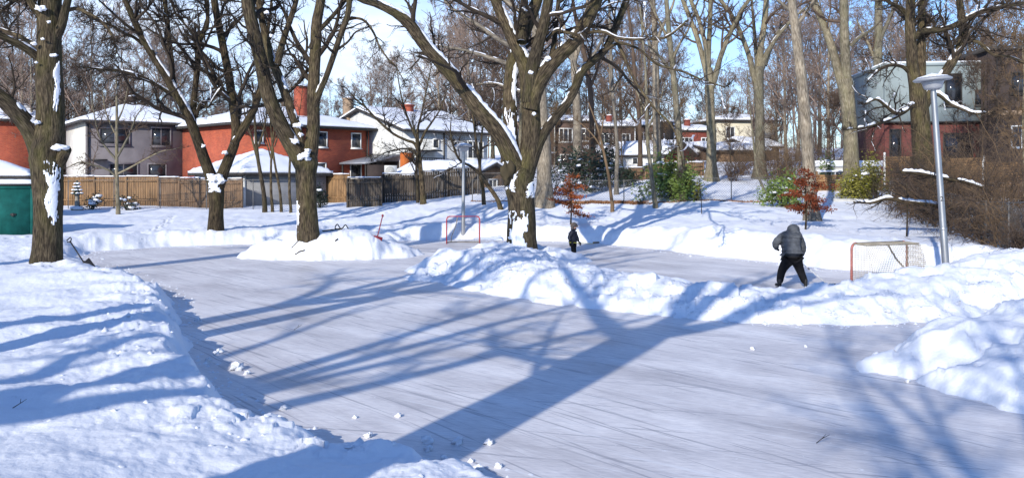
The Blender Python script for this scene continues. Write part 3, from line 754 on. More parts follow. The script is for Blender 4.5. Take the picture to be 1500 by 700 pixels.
    for u, v, rr in ((449, 230, .42), (441, 185, .3), (436, 208, .3), (454, 222, .25), (444, 198, .2), (395, 22, .18), (402, 55, .15)):
        sn.ell((cx(u), 32.8, cz(v)), (rr * .45, rr * .35, rr * .3), 8, .7)
    S(t, sn)

    # right half, pale trunks
    t, sn, rng = pixel_tree('tall_tree', 'tall pale tree with a high wide fork above the snowy slope', 'tree', 60,
        [(1042, 262, 20), (1042, 240, 16), (1042, 200, 14.5), (1040, 150, 14), (1039, 122, 14), (1037, 100, 13)],
        [([(1036, 112, 9), (1028, 80, 8), (1022, 58, 8), (1014, 36, 7), (1007, 18, 7), (1000, 0, 6), (988, -50, 3)], 1, .2, 1),
         ([(1036, 100, 8), (1033, 66, 7), (1023, 28, 6), (1011, -2, 6), (1000, -50, 3)], -1, .2, 1),
         ([(1037, 104, 9), (1038, 70, 8), (1040, 35, 7), (1041, 0, 7), (1042, -60, 3)], 0, .2, 1),
         ([(1043, 128, 10), (1048, 112, 9), (1053, 92, 8), (1061, 68, 8), (1069, 50, 7), (1077, 34, 7), (1087, 14, 6), (1097, 0, 6), (1115, -40, 3)], -1, .2, 1),
         ([(1078, 36, 4), (1060, 42, 3), (1048, 38, 3), (1030, 30, 2)], -1, .2, 1)],
        'bark_pale', 31, twigmat='twig_brown', n1=8, n2=7, n3=5, snow=.04, s=12, twig_r=.006, lr=.36)
    S(t, sn)
    t, sn, rng = pixel_tree('tall_tree', 'olive grey tree with many steep limbs standing right of the snowy path', 'tree', 62,
        [(1113, 270, 22), (1113, 240, 17), (1113, 200, 14.5), (1112, 150, 14), (1111, 118, 16), (1112, 98, 14)],
        [([(1108, 124, 10), (1103, 106, 9), (1097, 82, 8), (1088, 57, 7), (1079, 36, 7), (1068, 17, 6), (1054, -2, 6), (1040, -30, 3)], -1, .2, 1),
         ([(1110, 116, 7), (1108, 86, 6), (1104, 34, 5), (1100, -10, 3)], 1, .2, 1),
         ([(1112, 108, 12), (1114, 72, 10), (1119, 40, 9), (1122, 10, 9), (1125, -40, 6), (1128, -100, 3)], 0, .2, 1),
         ([(1114, 104, 10), (1122, 82, 9), (1132, 64, 7), (1141, 51, 6), (1154, 36, 5), (1168, 22, 4), (1182, 10, 3)], -1, .4, 1),
         ([(1120, 96, 8), (1128, 72, 7), (1138, 50, 5), (1148, 38, 4), (1160, 46, 2)], 1, .2, 1)],
        'bark_pale', 32, twigmat='twig_brown', n1=8, n2=7, n3=5, snow=.04, s=12, twig_r=.006, lr=.36)
    S(t, sn)
    t, sn, rng = pixel_tree('tall_tree', 'straight pinkish-grey trunk leaning left behind the rust-leaved young tree', 'tree', 39,
        [(1190, 326, 24), (1188, 300, 20), (1186, 260, 19), (1182, 210, 19), (1178, 160, 18), (1172, 100, 16), (1166, 50, 15), (1160, 5, 13), (1154, -60, 9), (1150, -120, 4)],
        [([(1164, 40, 7), (1176, 25, 6), (1188, 8, 5), (1200, -15, 3)], 1, .2, 1), ([(1161, 20, 6), (1148, 8, 5), (1130, -5, 4), (1110, -10, 2)], 1, .2, 1)],
        'bark_grey', 33, twigmat='twig', n1=7, n2=6, n3=4, snow=.04, s=14, lr=.3)
    S(t, sn)
    t, sn, rng = pixel_tree('tall_tree', 'tall olive tree with twin stems behind the ivy and tan boards', 'tree', 52,
        [(1248, 262, 27), (1247, 240, 24), (1246, 205, 22), (1243, 165, 22), (1240, 135, 24), (1238, 116, 22)],
        [([(1236, 134, 15), (1229, 110, 14), (1222, 82, 13), (1210, 45, 12), (1196, 12, 11), (1187, -18, 9), (1175, -70, 4)], 1, .3, 1),
         ([(1240, 128, 17), (1239, 95, 15), (1237, 50, 14), (1236, 0, 13), (1236, -60, 9), (1235, -120, 4)], -.5, .2, 1),
         ([(1246, 68, 7), (1258, 56, 6), (1275, 45, 4), (1290, 30, 3)], -1, .3, 1)],
        'bark_pale', 34, twigmat='twig_brown', n1=8, n2=7, n3=5, snow=.05, s=14, twig_r=.005, lr=.34)
    S(t, sn)
    t, sn, rng = pixel_tree('oak_tree', 'large crooked tree with snow-laden low branches in front of the modern house', 'tree', 44,
        [(1356, 318, 32), (1355, 280, 30), (1353, 240, 30), (1350, 200, 29), (1347, 165, 28), (1345, 140, 26), (1342, 118, 22)],
        [([(1342, 130, 21), (1337, 100, 18), (1335, 70, 17), (1333, 36, 15), (1334, 5, 14), (1336, -50, 9), (1338, -110, 4)], -1, .2, 1),
         ([(1348, 140, 17), (1349, 100, 15), (1350, 55, 13), (1350, 10, 12), (1352, -50, 7)], 1.2, .2, 1),
         ([(1352, 156, 18), (1364, 133, 17), (1376, 119, 16), (1392, 95, 15), (1405, 72, 14), (1411, 48, 12), (1409, 24, 11), (1405, -2, 10), (1400, -50, 5)], .6, .3, 1),
         ([(1338, 56, 11), (1352, 46, 10), (1378, 44, 9), (1400, 37, 9), (1430, 20, 8), (1460, 12, 7), (1500, 5, 5), (1540, 0, 3)], -1, .5, 1),
         ([(1345, 158, 10), (1335, 155, 8), (1326, 163, 6), (1312, 166, 6), (1298, 156, 5), (1284, 146, 4), (1268, 152, 3)], -2, 1.5, .9),
         ([(1326, 164, 5), (1308, 174, 4), (1290, 180, 4), (1268, 186, 3), (1240, 190, 2)], -2.5, 1.2, .8),
         ([(1356, 150, 9), (1372, 138, 7), (1392, 152, 6), (1410, 160, 5), (1426, 166, 4), (1446, 166, 3)], -2, 1.9, .9),
         ([(1336, 110, 8), (1322, 98, 6), (1304, 96, 5), (1286, 104, 4), (1270, 120, 2)], -1.5, .6, 1.1),
         ([(1412, 60, 7), (1432, 62, 6), (1455, 80, 5), (1480, 84, 4), (1520, 100, 2)], -1, .3, 1.2),
         ([(1334, 30, 8), (1318, 12, 7), (1300, 2, 5), (1280, -20, 3)], -1, .3, 1.1)],
        'bark', 35, twigmat='twig', n1=12, n2=8, n3=6, snow=.07, s=16, lr=.38, twig_r=.0055)
    S(t, sn)
    def trunk_only(label, Y, spec, bark, seed, limbs=(), twig='twig_brown', group=None, name='tall_tree', snow=.0, tr=.006, n=(7, 6, 4), s=10, flare=1.3, lr=.34):
        t, sn, rng = pixel_tree(name, label, 'tree', Y, spec, list(limbs), bark, seed, group, twigmat=twig, n1=n[0], n2=n[1], n3=n[2], snow=snow, s=s, twig_r=tr, flare=flare, lr=lr)
        S(t, sn); return t
    trunk_only('tall trunk rising just left of the pale blue modern house', 68, [(1281, 250, 16), (1282, 210, 14), (1284, 150, 13), (1286, 80, 13), (1287, 10, 12), (1288, -50, 7), (1289, -100, 3)], 'bark_pale', 41,
        [([(1286, 70, 7), (1294, 48, 6), (1306, 20, 5), (1315, -15, 3)], -1, 0, 1), ([(1286, 100, 6), (1278, 78, 5), (1268, 56, 4), (1255, 30, 2)], 1, 0, 1)])
    trunk_only('thick grey trunk partly hidden behind the big forked tree', 50, [(797, 294, 27), (797, 270, 24), (797, 230, 23), (795, 190, 22), (792, 150, 21), (789, 110, 18), (786, 60, 14), (784, 10, 10), (783, -50, 4)], 'bark_grey', 42,
        [([(789, 118, 9), (765, 104, 8), (741, 93, 7), (712, 83, 6), (680, 74, 5), (651, 69, 4), (628, 66, 3)], -2, .9, 1), ([(787, 85, 9), (765, 74, 8), (747, 67, 8), (726, 55, 7), (702, 38, 6), (677, 22, 5), (655, 6, 4), (640, -20, 2)], -1, .7, 1.1),
         ([(791, 138, 6), (768, 136, 5), (744, 128, 4), (720, 122, 3), (697, 124, 2)], 1, 1.4, .6), ([(790, 130, 8), (805, 105, 7), (825, 80, 6), (850, 40, 5), (870, 0, 3)], 1, .3, 1), ([(785, 40, 8), (765, 20, 7), (740, 0, 6), (715, -30, 3)], 1, .3, 1)], twig='twig', snow=.04, tr=.005, s=14)
    trunk_only('grey trunk rising in front of the white snow-roofed garage', 66, [(963, 244, 14), (962, 200, 12), (961, 141, 12), (960, 80, 10), (958, 30, 8), (956, -30, 5), (955, -80, 2)], 'bark_grey', 43,
        [([(960, 90, 6), (950, 60, 5), (940, 30, 4), (930, -10, 2)], 1, 0, 1), ([(960, 70, 6), (970, 40, 5), (984, 12, 4), (992, -20, 2)], -1, 0, 1)])
    trunk_only('slightly curved trunk standing in the green rhododendron', 50, [(1000, 292, 13), (999, 270, 11), (997, 230, 10.5), (994, 188, 10), (989, 140, 9.5), (985, 94, 9), (980, 50, 8), (977, 10, 7), (972, -50, 4), (970, -90, 2)], 'bark_pale', 44,
        [([(984, 90, 5), (995, 66, 4), (1008, 44, 3), (1016, 20, 2)], -1, 0, 1), ([(980, 60, 5), (968, 36, 4), (955, 10, 3), (945, -20, 2)], 1, 0, 1), ([(986, 110, 5), (972, 90, 4), (955, 72, 3), (935, 60, 2)], -1, 0, 1)])
    trunk_only('slender bare tree leaning left at the end of the rhododendron', 48, [(960, 299, 7.5), (957, 280, 6.5), (953, 245, 6), (949, 212, 6), (947, 155, 5), (946, 110, 4), (942, 60, 3), (938, 10, 2)], 'bark_pale', 45,
        [([(947, 165, 4), (938, 145, 3), (926, 120, 2.2), (916, 90, 1.5)], 1, 0, 1), ([(948, 190, 4), (958, 170, 3), (968, 145, 2), (974, 120, 1.4)], -1, 0, 1)], name='young_tree')
    trunk_only('thin light brown bare tree leaning left before the chain-link fence', 48, [(897, 300, 6), (895, 285, 5), (891, 255, 4.5), (886, 230, 4), (880, 204, 3.5), (873, 180, 2.5), (862, 150, 1.6)], 'twig_tan', 46,
        [([(884, 222, 3), (870, 200, 2.2), (852, 182, 1.6), (838, 172, 1.1)], 1, 0, .8), ([(880, 200, 2.6), (884, 172, 2), (886, 140, 1.3)], -1, 0, .8)], twig='twig_tan', name='young_tree', tr=.005, flare=1.1)
    trunk_only('dark straight trunk behind the chain-link fence, its top pale as birch', 56, [(903, 291, 8), (903, 265, 6.5), (904, 215, 6), (901, 175, 5), (897, 130, 5), (895, 80, 4.5), (893, 30, 4), (892, -30, 2.5), (892, -70, 1.2)], 'bark_grey', 47,
        [([(898, 140, 3), (908, 115, 2.4), (916, 85, 1.6)], -1, 0, 1), ([(895, 95, 3), (885, 70, 2.4), (876, 40, 1.6)], 1, 0, 1)])
    trunk_only('grey tree with a forked top seen right of the big forked tree', 74, [(846, 262, 17), (846, 220, 14), (845, 160, 13), (842, 110, 12), (838, 75, 9)], 'bark_grey', 48,
        [([(840, 92, 8), (832, 66, 7), (826, 40, 6), (818, 5, 4), (812, -40, 2)], 1, 0, 1), ([(841, 90, 9), (850, 62, 7), (856, 30, 6), (862, -10, 3)], -1, 0, 1), ([(843, 120, 7), (860, 95, 6), (876, 70, 5), (890, 40, 3)], 1, 0, 1)])
    trunk_only('reddish bare tree rising behind the brown brick row', 78, [(866, 262, 12), (867, 210, 9), (866, 150, 8.5), (860, 100, 8), (852, 62, 7), (842, 20, 6), (835, -30, 3)], 'twig_brown', 49,
        [([(864, 130, 5), (874, 105, 4), (882, 70, 3), (890, 30, 2)], -1, 0, 1), ([(862, 115, 5), (846, 96, 4), (828, 80, 3), (812, 60, 2)], 1, 0, 1)])
    trunk_only('slim tree rising behind the garage with the red gable', 70, [(937, 258, 9), (938, 220, 7), (936, 170, 6.5), (930, 110, 6), (926, 60, 5), (920, 10, 4), (916, -30, 2)], 'twig_brown', 50,
        [([(934, 150, 4), (944, 120, 3), (952, 90, 2), (956, 60, 1.5)], -1, 0, 1), ([(930, 112, 4), (918, 92, 3), (904, 76, 2), (892, 66, 1.5)], 1, 0, 1), ([(936, 185, 4), (922, 165, 3), (908, 140, 2)], 1, 0, 1)])
    trunk_only('thin leaning brown sapling beside the snowy slope', 52, [(1128, 300, 5), (1120, 280, 4), (1110, 255, 3.5), (1106, 230, 3), (1102, 190, 2.6), (1098, 150, 2.2), (1094, 100, 1.5)], 'bark_pale', 51,
        [([(1106, 230, 2.4), (1114, 205, 2), (1122, 180, 1.2)], -1, 0, .7)], name='young_tree', flare=1.1)
    # stems by the fences, left of the middle
    def sapling(label, Y, stems, bark, seed, twig='twig', tr=.005, snow=0., n=(11, 8, 5)):
        return trunk_only(label, Y, stems[0], bark, seed, [(sp, dy, 1., 1.) for sp, dy in stems[1:]], twig=twig, name='young_tree', tr=tr, snow=snow, n=n, flare=1.15, s=8, lr=.46)
    sapling('multi-stemmed bare tree with arching branches by the dark board fence', 52,
        [[(620, 299, 10), (619, 280, 9), (616, 250, 8), (613, 218, 7), (611, 205, 6)],
         ([(614, 225, 6), (607, 210, 5), (596, 206, 4.5), (576, 196, 4), (553, 176, 3.5), (536, 158, 3), (521, 145, 2), (508, 130, 1.4)], -1),
         ([(613, 218, 5), (612, 190, 4), (618, 165, 3), (625, 130, 2.4), (632, 95, 1.4)], 1), ([(614, 214, 4.5), (622, 195, 4), (632, 180, 3), (645, 160, 2), (655, 130, 1.3)], -1),
         ([(612, 208, 4), (600, 180, 3.4), (590, 150, 2.6), (584, 120, 2), (580, 90, 1.2)], 1), ([(616, 240, 3.5), (606, 222, 3), (592, 218, 2.5), (570, 222, 1.8), (548, 232, 1)], -1.5),
         ([(612, 297, 6), (611, 270, 5), (610, 240, 4), (612, 215, 3.5), (604, 180, 2)], -.5)], 'bark', 61, tr=.006)
    sapling('pair of curved stems leaning left beside the far lamp post', 49,
        [[(734, 308, 8), (729, 293, 7), (718, 276, 6.5), (708, 262, 6), (702, 252, 5)],
         ([(704, 256, 5.5), (690, 244, 4.5), (674, 235, 4), (664, 214, 3), (660, 190, 2), (662, 165, 1.2)], -1),
         ([(704, 254, 5), (701, 230, 4), (697, 205, 4), (694, 180, 3), (690, 150, 2), (686, 120, 1.2)], .5), ([(709, 300, 7), (707, 275, 6), (703, 252, 5), (704, 225, 4), (706, 195, 3), (712, 160, 2)], 1)], 'bark', 62, tr=.005, snow=.03)
    sapling('spreading sapling with pale branches in front of the grey house', 52,
        [[(173, 308, 6.5), (172, 280, 6), (171, 250, 5.5), (171, 228, 5), (171, 190, 4.5), (171, 148, 3.5), (170, 115, 2)],
         ([(172, 262, 4), (160, 250, 3.4), (140, 243, 3), (118, 238, 2.2), (98, 246, 1.2)], -1), ([(171, 235, 4), (160, 222, 3.4), (148, 205, 3), (140, 178, 2.2), (134, 145, 1.4)], -1),
         ([(171, 232, 4), (182, 212, 3.6), (192, 192, 3), (200, 170, 2), (214, 152, 1.2)], -.5), ([(172, 255, 3.2), (190, 246, 3), (212, 234, 2.4), (236, 222, 1.6), (258, 218, 1)], -1),
         ([(171, 200, 3), (162, 182, 2.4), (154, 160, 1.8), (150, 130, 1.2)], 1), ([(171, 180, 3), (180, 160, 2.2), (186, 135, 1.6), (190, 110, 1)], 1)], 'bark_pale', 63, twig='twig_brown', tr=.0055)
    for i, (ub, top, w, seed) in enumerate(((388, 373, 8, 64), (399, 402, 5, 65), (412, 396, 5, 66), (426, 430, 5, 67))):
        um = (ub + top) / 2 - 3
        sapling(['thickest of the four stems between the grey garage and the rink', 'thin straight stem second from the left by the grey garage', 'thin stem third from the left by the grey garage', 'thin stem close behind the tree on the low mound'][i], 53,
            [[(ub, 305, w), (ub - 2, 280, w * .85), (um, 230, w * .7), (top, 175, w * .5), (top - 4, 120, w * .28)],
             ([(um, 235, w * .5), (um - 8, 205, w * .4), (um - 18, 170, w * .26), (um - 24, 130, w * .15)], 1), ([(um + 1, 215, w * .5), (um + 9, 190, w * .36), (um + 16, 150, w * .22), (um + 20, 110, w * .14)], -1)], 'bark', seed, tr=.0045, n=(6, 5, 4))
    # unseen trees added outside the frame to cast shadows across the ice
    def shade_tree(label, x, y, H, r0, seed, limbs, lr=.34, n=(6, 5, 4)):
        rng = np.random.default_rng(seed); z = zat(x, y)
        root = thing('shade_tree', label, 'tree', (x, y, z))
        zz = np.array([-.5, 0, 2, 4, 6, H]); p = np.stack([x + .05 * zz, y + 0 * zz, z + zz], 1)
        p, r = catmull(p, np.array([r0 * 1.3, r0 * 1.2, r0, r0 * .97, r0 * .95, r0 * .8]), 24)
        m = MB(); bark_tube(m, p, r, 14, rng); link('trunk', m, MATS['bark'], root, True, True)
        cm = MB()
        for az, el, ln, h0, rr in limbs:
            a = R(az); n_ = 7; pts = [p[-1] * 0 + np.array([x + .05 * h0, y, z + h0])]; d = np.array([math.cos(a) * math.cos(R(el)), math.sin(a) * math.cos(R(el)), math.sin(R(el))])
            for k in range(n_):
                d = d + rng.normal(0, .10, 3); d[2] += .05; d /= np.linalg.norm(d); pts.append(pts[-1] + d * ln / n_)
            lp, lr_ = catmull(pts, np.linspace(rr, rr * .22, len(pts)), 24)
            lm = MB(); bark_tube(lm, lp, lr_, 10, rng); link('limb', lm, MATS['bark'], root, True, True)
            P1, R1 = spawn(lp[None], lr_[None], n[0], .25, 1, (R(28), R(65)), lr, 10, .15, .03, .55, rng, .4, 4)
            P2, R2 = spawn(P1, R1, n[1], .15, 1, (R(25), R(65)), .45, 7, .2, .03, .6, rng, .2, 2)
            P3, R3 = spawn(P2, R2, n[2], .1, 1, (R(25), R(60)), .5, 4, .22, .03, .65, rng, .12, 1)
            cm.tubes(P1, R1, 5, False); cm.tubes(P2, R2, 3, False); cm.tubes(P3, R3, 3, False)
        link('crown', cm, MATS['twig'], root)
        return root
    globals()['shade_tree'] = shade_tree
# ------------------------------------------------------------------ houses
def roof_parts(root, x0, x1, y0, y1, ez, slope, kind='hip', ov=.45, snow=.20, mat='roof_dark', seed=1, snowamt=1.0, bare=0.0):
    """roof body and the snow lying on it, in the house's own frame. kind: hip, gable_x (ridge along x), gable_y, flat, shed (rises with y)"""
    X0, X1, Y0, Y1 = x0 - ov, x1 + ov, y0 - ov, y1 + ov
    def hz(x, y):
        dx = np.minimum(x - X0, X1 - x); dy = np.minimum(y - Y0, Y1 - y)
        if kind == 'hip': return slope * np.minimum(dx, dy)
        if kind == 'gable_x': return slope * dy
        if kind == 'gable_y': return slope * dx
        if kind == 'shed': return slope * (y - Y0)
        return 0 * x
    nx = max(16, int((X1 - X0) / .28)); ny = max(16, int((Y1 - Y0) / .28))
    gx, gy = np.meshgrid(np.linspace(X0, X1, nx), np.linspace(Y0, Y1, ny), indexing='ij')
    i = np.arange(nx - 1)[:, None]; j = np.arange(ny - 1)[None]
    Q = np.stack([i * ny + j, (i + 1) * ny + j, (i + 1) * ny + j + 1, i * ny + j + 1], 2).reshape(-1, 4)
    def ring(o):
        return np.concatenate([o + np.arange(nx) * ny, o + (nx - 1) * ny + np.arange(1, ny), o + np.arange(nx - 2, -1, -1) * ny + ny - 1, o + np.arange(ny - 2, 0, -1)])
    def solid(zt, zb):
        v = np.concatenate([np.stack([gx, gy, zt], 2).reshape(-1, 3), np.stack([gx, gy, zb], 2).reshape(-1, 3)])
        n = nx * ny; r0 = ring(0); r1 = ring(n); k = len(r0); a = np.arange(k); b = (a + 1) % k
        return MB().add(v, np.concatenate([Q, Q[:, ::-1] + n, np.stack([r0[a], r1[a], r1[b], r0[b]], 1)]))
    h = hz(gx, gy)
    rf = link('roof', solid(ez + h, ez + h - .22), MATS[mat], root, local=True)
    if snow:
        e = np.minimum(np.minimum(gx - X0, X1 - gx), np.minimum(gy - Y0, Y1 - gy))
        nn = fbm(gx / 1.6 + seed * 3.1, gy / 1.6 + seed, 3, seed)
        th = snow * snowamt * (.55 + .45 * sstep(0, .35, e)) * (1 + .25 * nn) - bare * sstep(.25, .75, nn) * .5
        link('snow_cover', solid(ez + h + np.maximum(th, -.05), ez + h - .03 + 0 * h), MATS['snow'], rf, True, local=True)
    return rf

def window(root, x, z, w, h, side='front', depth=0., frame='trim_white', sash=1, ft=.09):
    """a window as a frame with its pane; x is measured along the wall, depth is where the wall stands"""
    f = MB(); g = MB()
    def bx(mb, a0, a1, d0, d1, z0, z1):
        if side == 'front': mb.box(a0, a1, depth - d1, depth - d0, z0, z1)
        elif side == 'left': mb.box(depth - d1, depth - d0, a0, a1, z0, z1)
    bx(f, x, x + w, -.02, .07, z, z + ft); bx(f, x, x + w, -.02, .07, z + h - ft, z + h)
    bx(f, x, x + ft, -.02, .065, z + ft, z + h - ft); bx(f, x + w - ft, x + w, -.02, .065, z + ft, z + h - ft)
    for k in range(sash):
        xx = x + w * (k + 1) / (sash + 1); bx(f, xx - .035, xx + .035, -.02, .05, z + ft, z + h - ft)
    bx(f, x - .06, x + w + .06, -.02, .13, z - .07, z)
    o = link('window', f, MATS[frame], root, local=True)
    bx(g, x + ft, x + w - ft, -.01, .02, z + ft, z + h - ft)
    link('pane', g, MATS['glass'], o, local=True)
    return o

def walls(root, x0, x1, y0, y1, z0, z1, front, left=None, back=None):
    """each wall its own slab so that faces can carry different finishes"""
    t = .25; left = left or front; back = back or front
    link('wall', MB().box(x0, x1, y0, y0 + t, z0, z1), MATS[front], root, local=True)
    link('wall', MB().box(x0, x0 + t, y0 + t, y1 - t, z0, z1), MATS[left], root, local=True)
    link('wall', MB().box(x0, x1, y1 - t, y1, z0, z1), MATS[back], root, local=True)
    link('wall', MB().box(x1 - t, x1, y0 + t, y1 - t, z0, z1), MATS[back], root, local=True)

def gable_wall(root, x0, x1, y0, y1, z, rise, kind, mat, t=.25):
    ms = []
    if kind == 'gable_x':      # gables at x0 and x1
        ym = (y0 + y1) / 2
        for xa in (x0, x1 - t):
            v = [(xa, y0, z), (xa, y1, z), (xa, ym, z + rise), (xa + t, y0, z), (xa + t, y1, z), (xa + t, ym, z + rise)]
            ms.append(MB().add(v, [[0, 3, 4, 1], [1, 4, 5, 2], [2, 5, 3, 0]], [[0, 1, 2], [3, 5, 4]]))
    else:
        xm = (x0 + x1) / 2
        for ya in (y0, y1 - t):
            v = [(x0, ya, z), (x1, ya, z), (xm, ya, z + rise), (x0, ya + t, z), (x1, ya + t, z), (xm, ya + t, z + rise)]
            ms.append(MB().add(v, [[0, 3, 4, 1], [1, 4, 5, 2], [2, 5, 3, 0]], [[0, 1, 2], [3, 5, 4]]))
    for m in ms: link('gable', m, MATS[mat], root, local=True)

def chimney(root, x, y, z0, z1, w, d, mat='brick_red', rf=None):
    par = rf or root
    m = MB().box(x, x + w, y, y + d, z0, z1).box(x - .06, x + w + .06, y - .06, y + d + .06, z1, z1 + .12)
    c = link('chimney', m, MATS[mat], par, local=True)
    s = MB(); s.ell((x + w / 2, y + d / 2, z1 + .14), (w * .5, d * .5, .14), 8, .2)
    if rf is None: link('snow_cap', s, MATS['snow'], c, True, local=True)
    return c

def A(u, Y): return ((u - 750) / F * Y, Y)

def houses():
    # far left red brick house
    x, y = A(-90, 74); zb = zat(x, y)
    h = thing('brick_house', 'red brick house at the far left edge, behind the teal bin', 'house', (x, y, 0), R(35))
    walls(h, 0, 9.2, 0, 9, zb - 1, 8.0, 'brick_red', 'brick_red')
    rf = roof_parts(h, 0, 9.2, 0, 9, 8.05, .48, 'hip', seed=2)
    chimney(h, 8.2, .9, 7.9, 9.5, 1.0, .8, 'brick_red')
    window(h, 7.0, 2.6, 1.6, 1.1); window(h, 6.6, 5.6, 1.4, 1.4)
    # grey stucco house
    x, y = A(126, 68); zb = zat(x, y)
    h = thing('stucco_house', 'mauve grey stucco house with a white side wall and dark windows', 'house', (x, y, 0), R(35))
    walls(h, 0, 8.1, 0, 9.5, zb - 1, 7.35, 'stucco_grey', 'stucco_white')
    rf = roof_parts(h, 0, 8.1, 0, 9.5, 7.4, .36, 'hip', seed=3, ov=.5)
    for a, z, w, hh, s in ((4.7, 5.45, 1.6, 1.6, 1), (.9, 5.5, 2.3, 1.4, 1), (4.45, 2.95, 1.5, 1.2, 0), (1.6, 2.95, 2.2, 1.2, 1)):
        window(h, a, z, w, hh, sash=s, frame='stucco_grey', ft=.12)
    link('door_canopy', MB().box(.3, 1.4, -.7, -.02, 4.3, 4.4), MATS['trim_dark'], h, local=True)
    link('drainpipe', MB().rod((.12, -.08, zb), (.12, -.08, 7.2), .05), MATS['trim_dark'], h, local=True)
    chimney(h, 4.2, 5.2, 8.2, 9.7, .5, .5, 'brick_dark')
    # red brick house with tall chimney
    x, y = A(343, 66); zb = zat(x, y)
    h = thing('brick_house', 'red and orange brick house with a tall chimney and snow-covered hip roof', 'house', (x, y, 0), R(45))
    walls(h, 0, 12.2, 0, 10, zb - 1, 7.05, 'brick_red', 'brick_red')
    rf = roof_parts(h, 0, 12.2, 0, 10, 7.1, .30, 'hip', seed=4, ov=.55)
    chimney(h, 6.55, 1.8, 7.3, 10.3, 1.0, .7, 'brick_red')
    for a, z, w, hh, s in ((10.4, 5.4, 1.0, 1.3, 0), (10.3, 2.9, 1.15, 1.25, 0), (7.2, 5.4, .9, 1.3, 0), (1.6, 5.6, .8, 1.0, 0), (7.0, 3.0, 1.0, 1.2, 0)):
        f = window(h, a, z, w, hh, sash=s)
    link('drainpipe', MB().rod((12.0, -.08, zb), (12.0, -.08, 7.0), .06), MATS['trim_dark'], h, local=True)
    link('gutter', MB().box(-.5, 12.7, -.68, -.56, 6.92, 7.08), MATS['trim_dark'], h, local=True)
    link('vent_pipe', MB().rod((3.0, 2.2, 7.6), (3.0, 2.2, 8.9), .05), MATS['trim_dark'], h, local=True)
    # white sided house
    x, y = A(592, 72); zb = zat(x, y)
    h = thing('sided_house', 'white sided house with a gable end, long snowy roof and dark balcony', 'house', (x, y, 0), R(45))
    walls(h, 0, 9.3, 0, 12, zb - 1, 7.0, 'siding_white', 'siding_white')
    gable_wall(h, 0, 9.3, 0, 12, 7.0, 1.95, 'gable_x', 'siding_white')
    rf = roof_parts(h, 0, 9.3, 0, 12, 6.92, .32, 'gable_x', seed=5, ov=.4)
    for a, z, w, hh, s in ((6.9, 4.6, 1.9, 1.6, 2), (3.0, 5.4, .7, .85, 0), (5.3, 5.5, .5, .6, 0)):
        window(h, a, z, w, hh, sash=s)
    b = MB().box(.6, 3.2, -1.0, -.02, 3.6, 3.72)
    bal = link('balcony', b, MATS['trim_dark'], h, local=True)
    b = MB().box(.6, 3.2, -1.06, -1.0, 4.55, 4.62)
    for k in range(14): b.box(.62 + k * .19, .66 + k * .19, -1.05, -1.01, 3.72, 4.55)
    b.box(.6, .66, -1.0, -.05, 4.55, 4.62).box(3.14, 3.2, -1.0, -.05, 4.55, 4.62)
    link('railing', b, MATS['trim_dark'], bal, local=True)
    link('awning', MB().box(.5, 3.3, -.9, -.02, 5.15, 5.25), MATS['trim_dark'], h, local=True)
    link('drainpipe', MB().rod((4.2, -.08, zb), (4.2, -.08, 6.9), .06), MATS['trim_dark'], h, local=True)
    chimney(h, 4.2, 5.0, 8.4, 9.35, .8, .7, 'brick_red')
    chimney(h, -.3, 7.6, 6.9, 9.8, .7, .7, 'stone_tan')
    # porch on the gable side
    ph = MB().box(-3.4, -.02, .6, 7.5, 4.35, 4.47)
    link('porch_roof', MB().add([(-3.4, .4, 4.2), (0, .4, 4.9), (0, 7.6, 4.9), (-3.4, 7.6, 4.2), (-3.4, .4, 4.05), (0, .4, 4.75), (0, 7.6, 4.75), (-3.4, 7.6, 4.05)],
         [[0, 1, 2, 3], [7, 6, 5, 4], [0, 4, 5, 1], [1, 5, 6, 2], [2, 6, 7, 3], [3, 7, 4, 0]]), MATS['metal_roof'], h, local=True)
    link('porch_wall', MB().box(-3.3, -.02, 7.3, 7.45, zb - .5, 4.0), MATS['brick_dark'], h, local=True)
    link('porch_back', MB().box(-.06, -.003, .62, 7.28, zb - .5, 4.3), MATS['brick_dark'], h, local=True)  # dark sheet over the white gable wall, so the porch interior reads dark
    link('porch_side', MB().box(-3.3, -.7, .42, .5, zb - .5, 4.0), MATS['brick_dark'], h, local=True)
    for k in range(3): link('porch_post', MB().box(-3.3, -3.18, .7 + k * 3.2, .82 + k * 3.2, zb - .5, 4.05), MATS['trim_dark'], h, local=True)
    link('porch_screen', MB().box(-.65, .6, -.42, -.30, zb - .5, 5.0), MATS['wood_orange'], h, local=True)
    x2, y2 = A(572, 67.0); z2 = 3.05
    ac = thing('air_conditioner', 'white boxy air conditioner standing on the dark porch of the white house', 'air conditioner', (x2, y2, z2), R(20))
    link('casing', MB().box(-.45, .45, -.18, .18, 0, .85), MATS['plastic_white'], ac, local=True)
    link('stand', MB().box(-.4, -.3, -.15, .15, -1.0, -.003).box(.3, .4, -.15, .15, -1.0, -.003), MATS['trim_dark'], ac, local=True)
    fan = MB()
    for k in range(4): fan.lathe([(.08 + .08 * k, -.01), (.1 + .08 * k, 0), (.08 + .08 * k, .01)], 18)
    fo = link('fan_grille', fan, MATS['trim_dark'], ac, local=True); fo.rotation_euler = (R(90), 0, 0); fo.location = (-.08, -.19, .43)
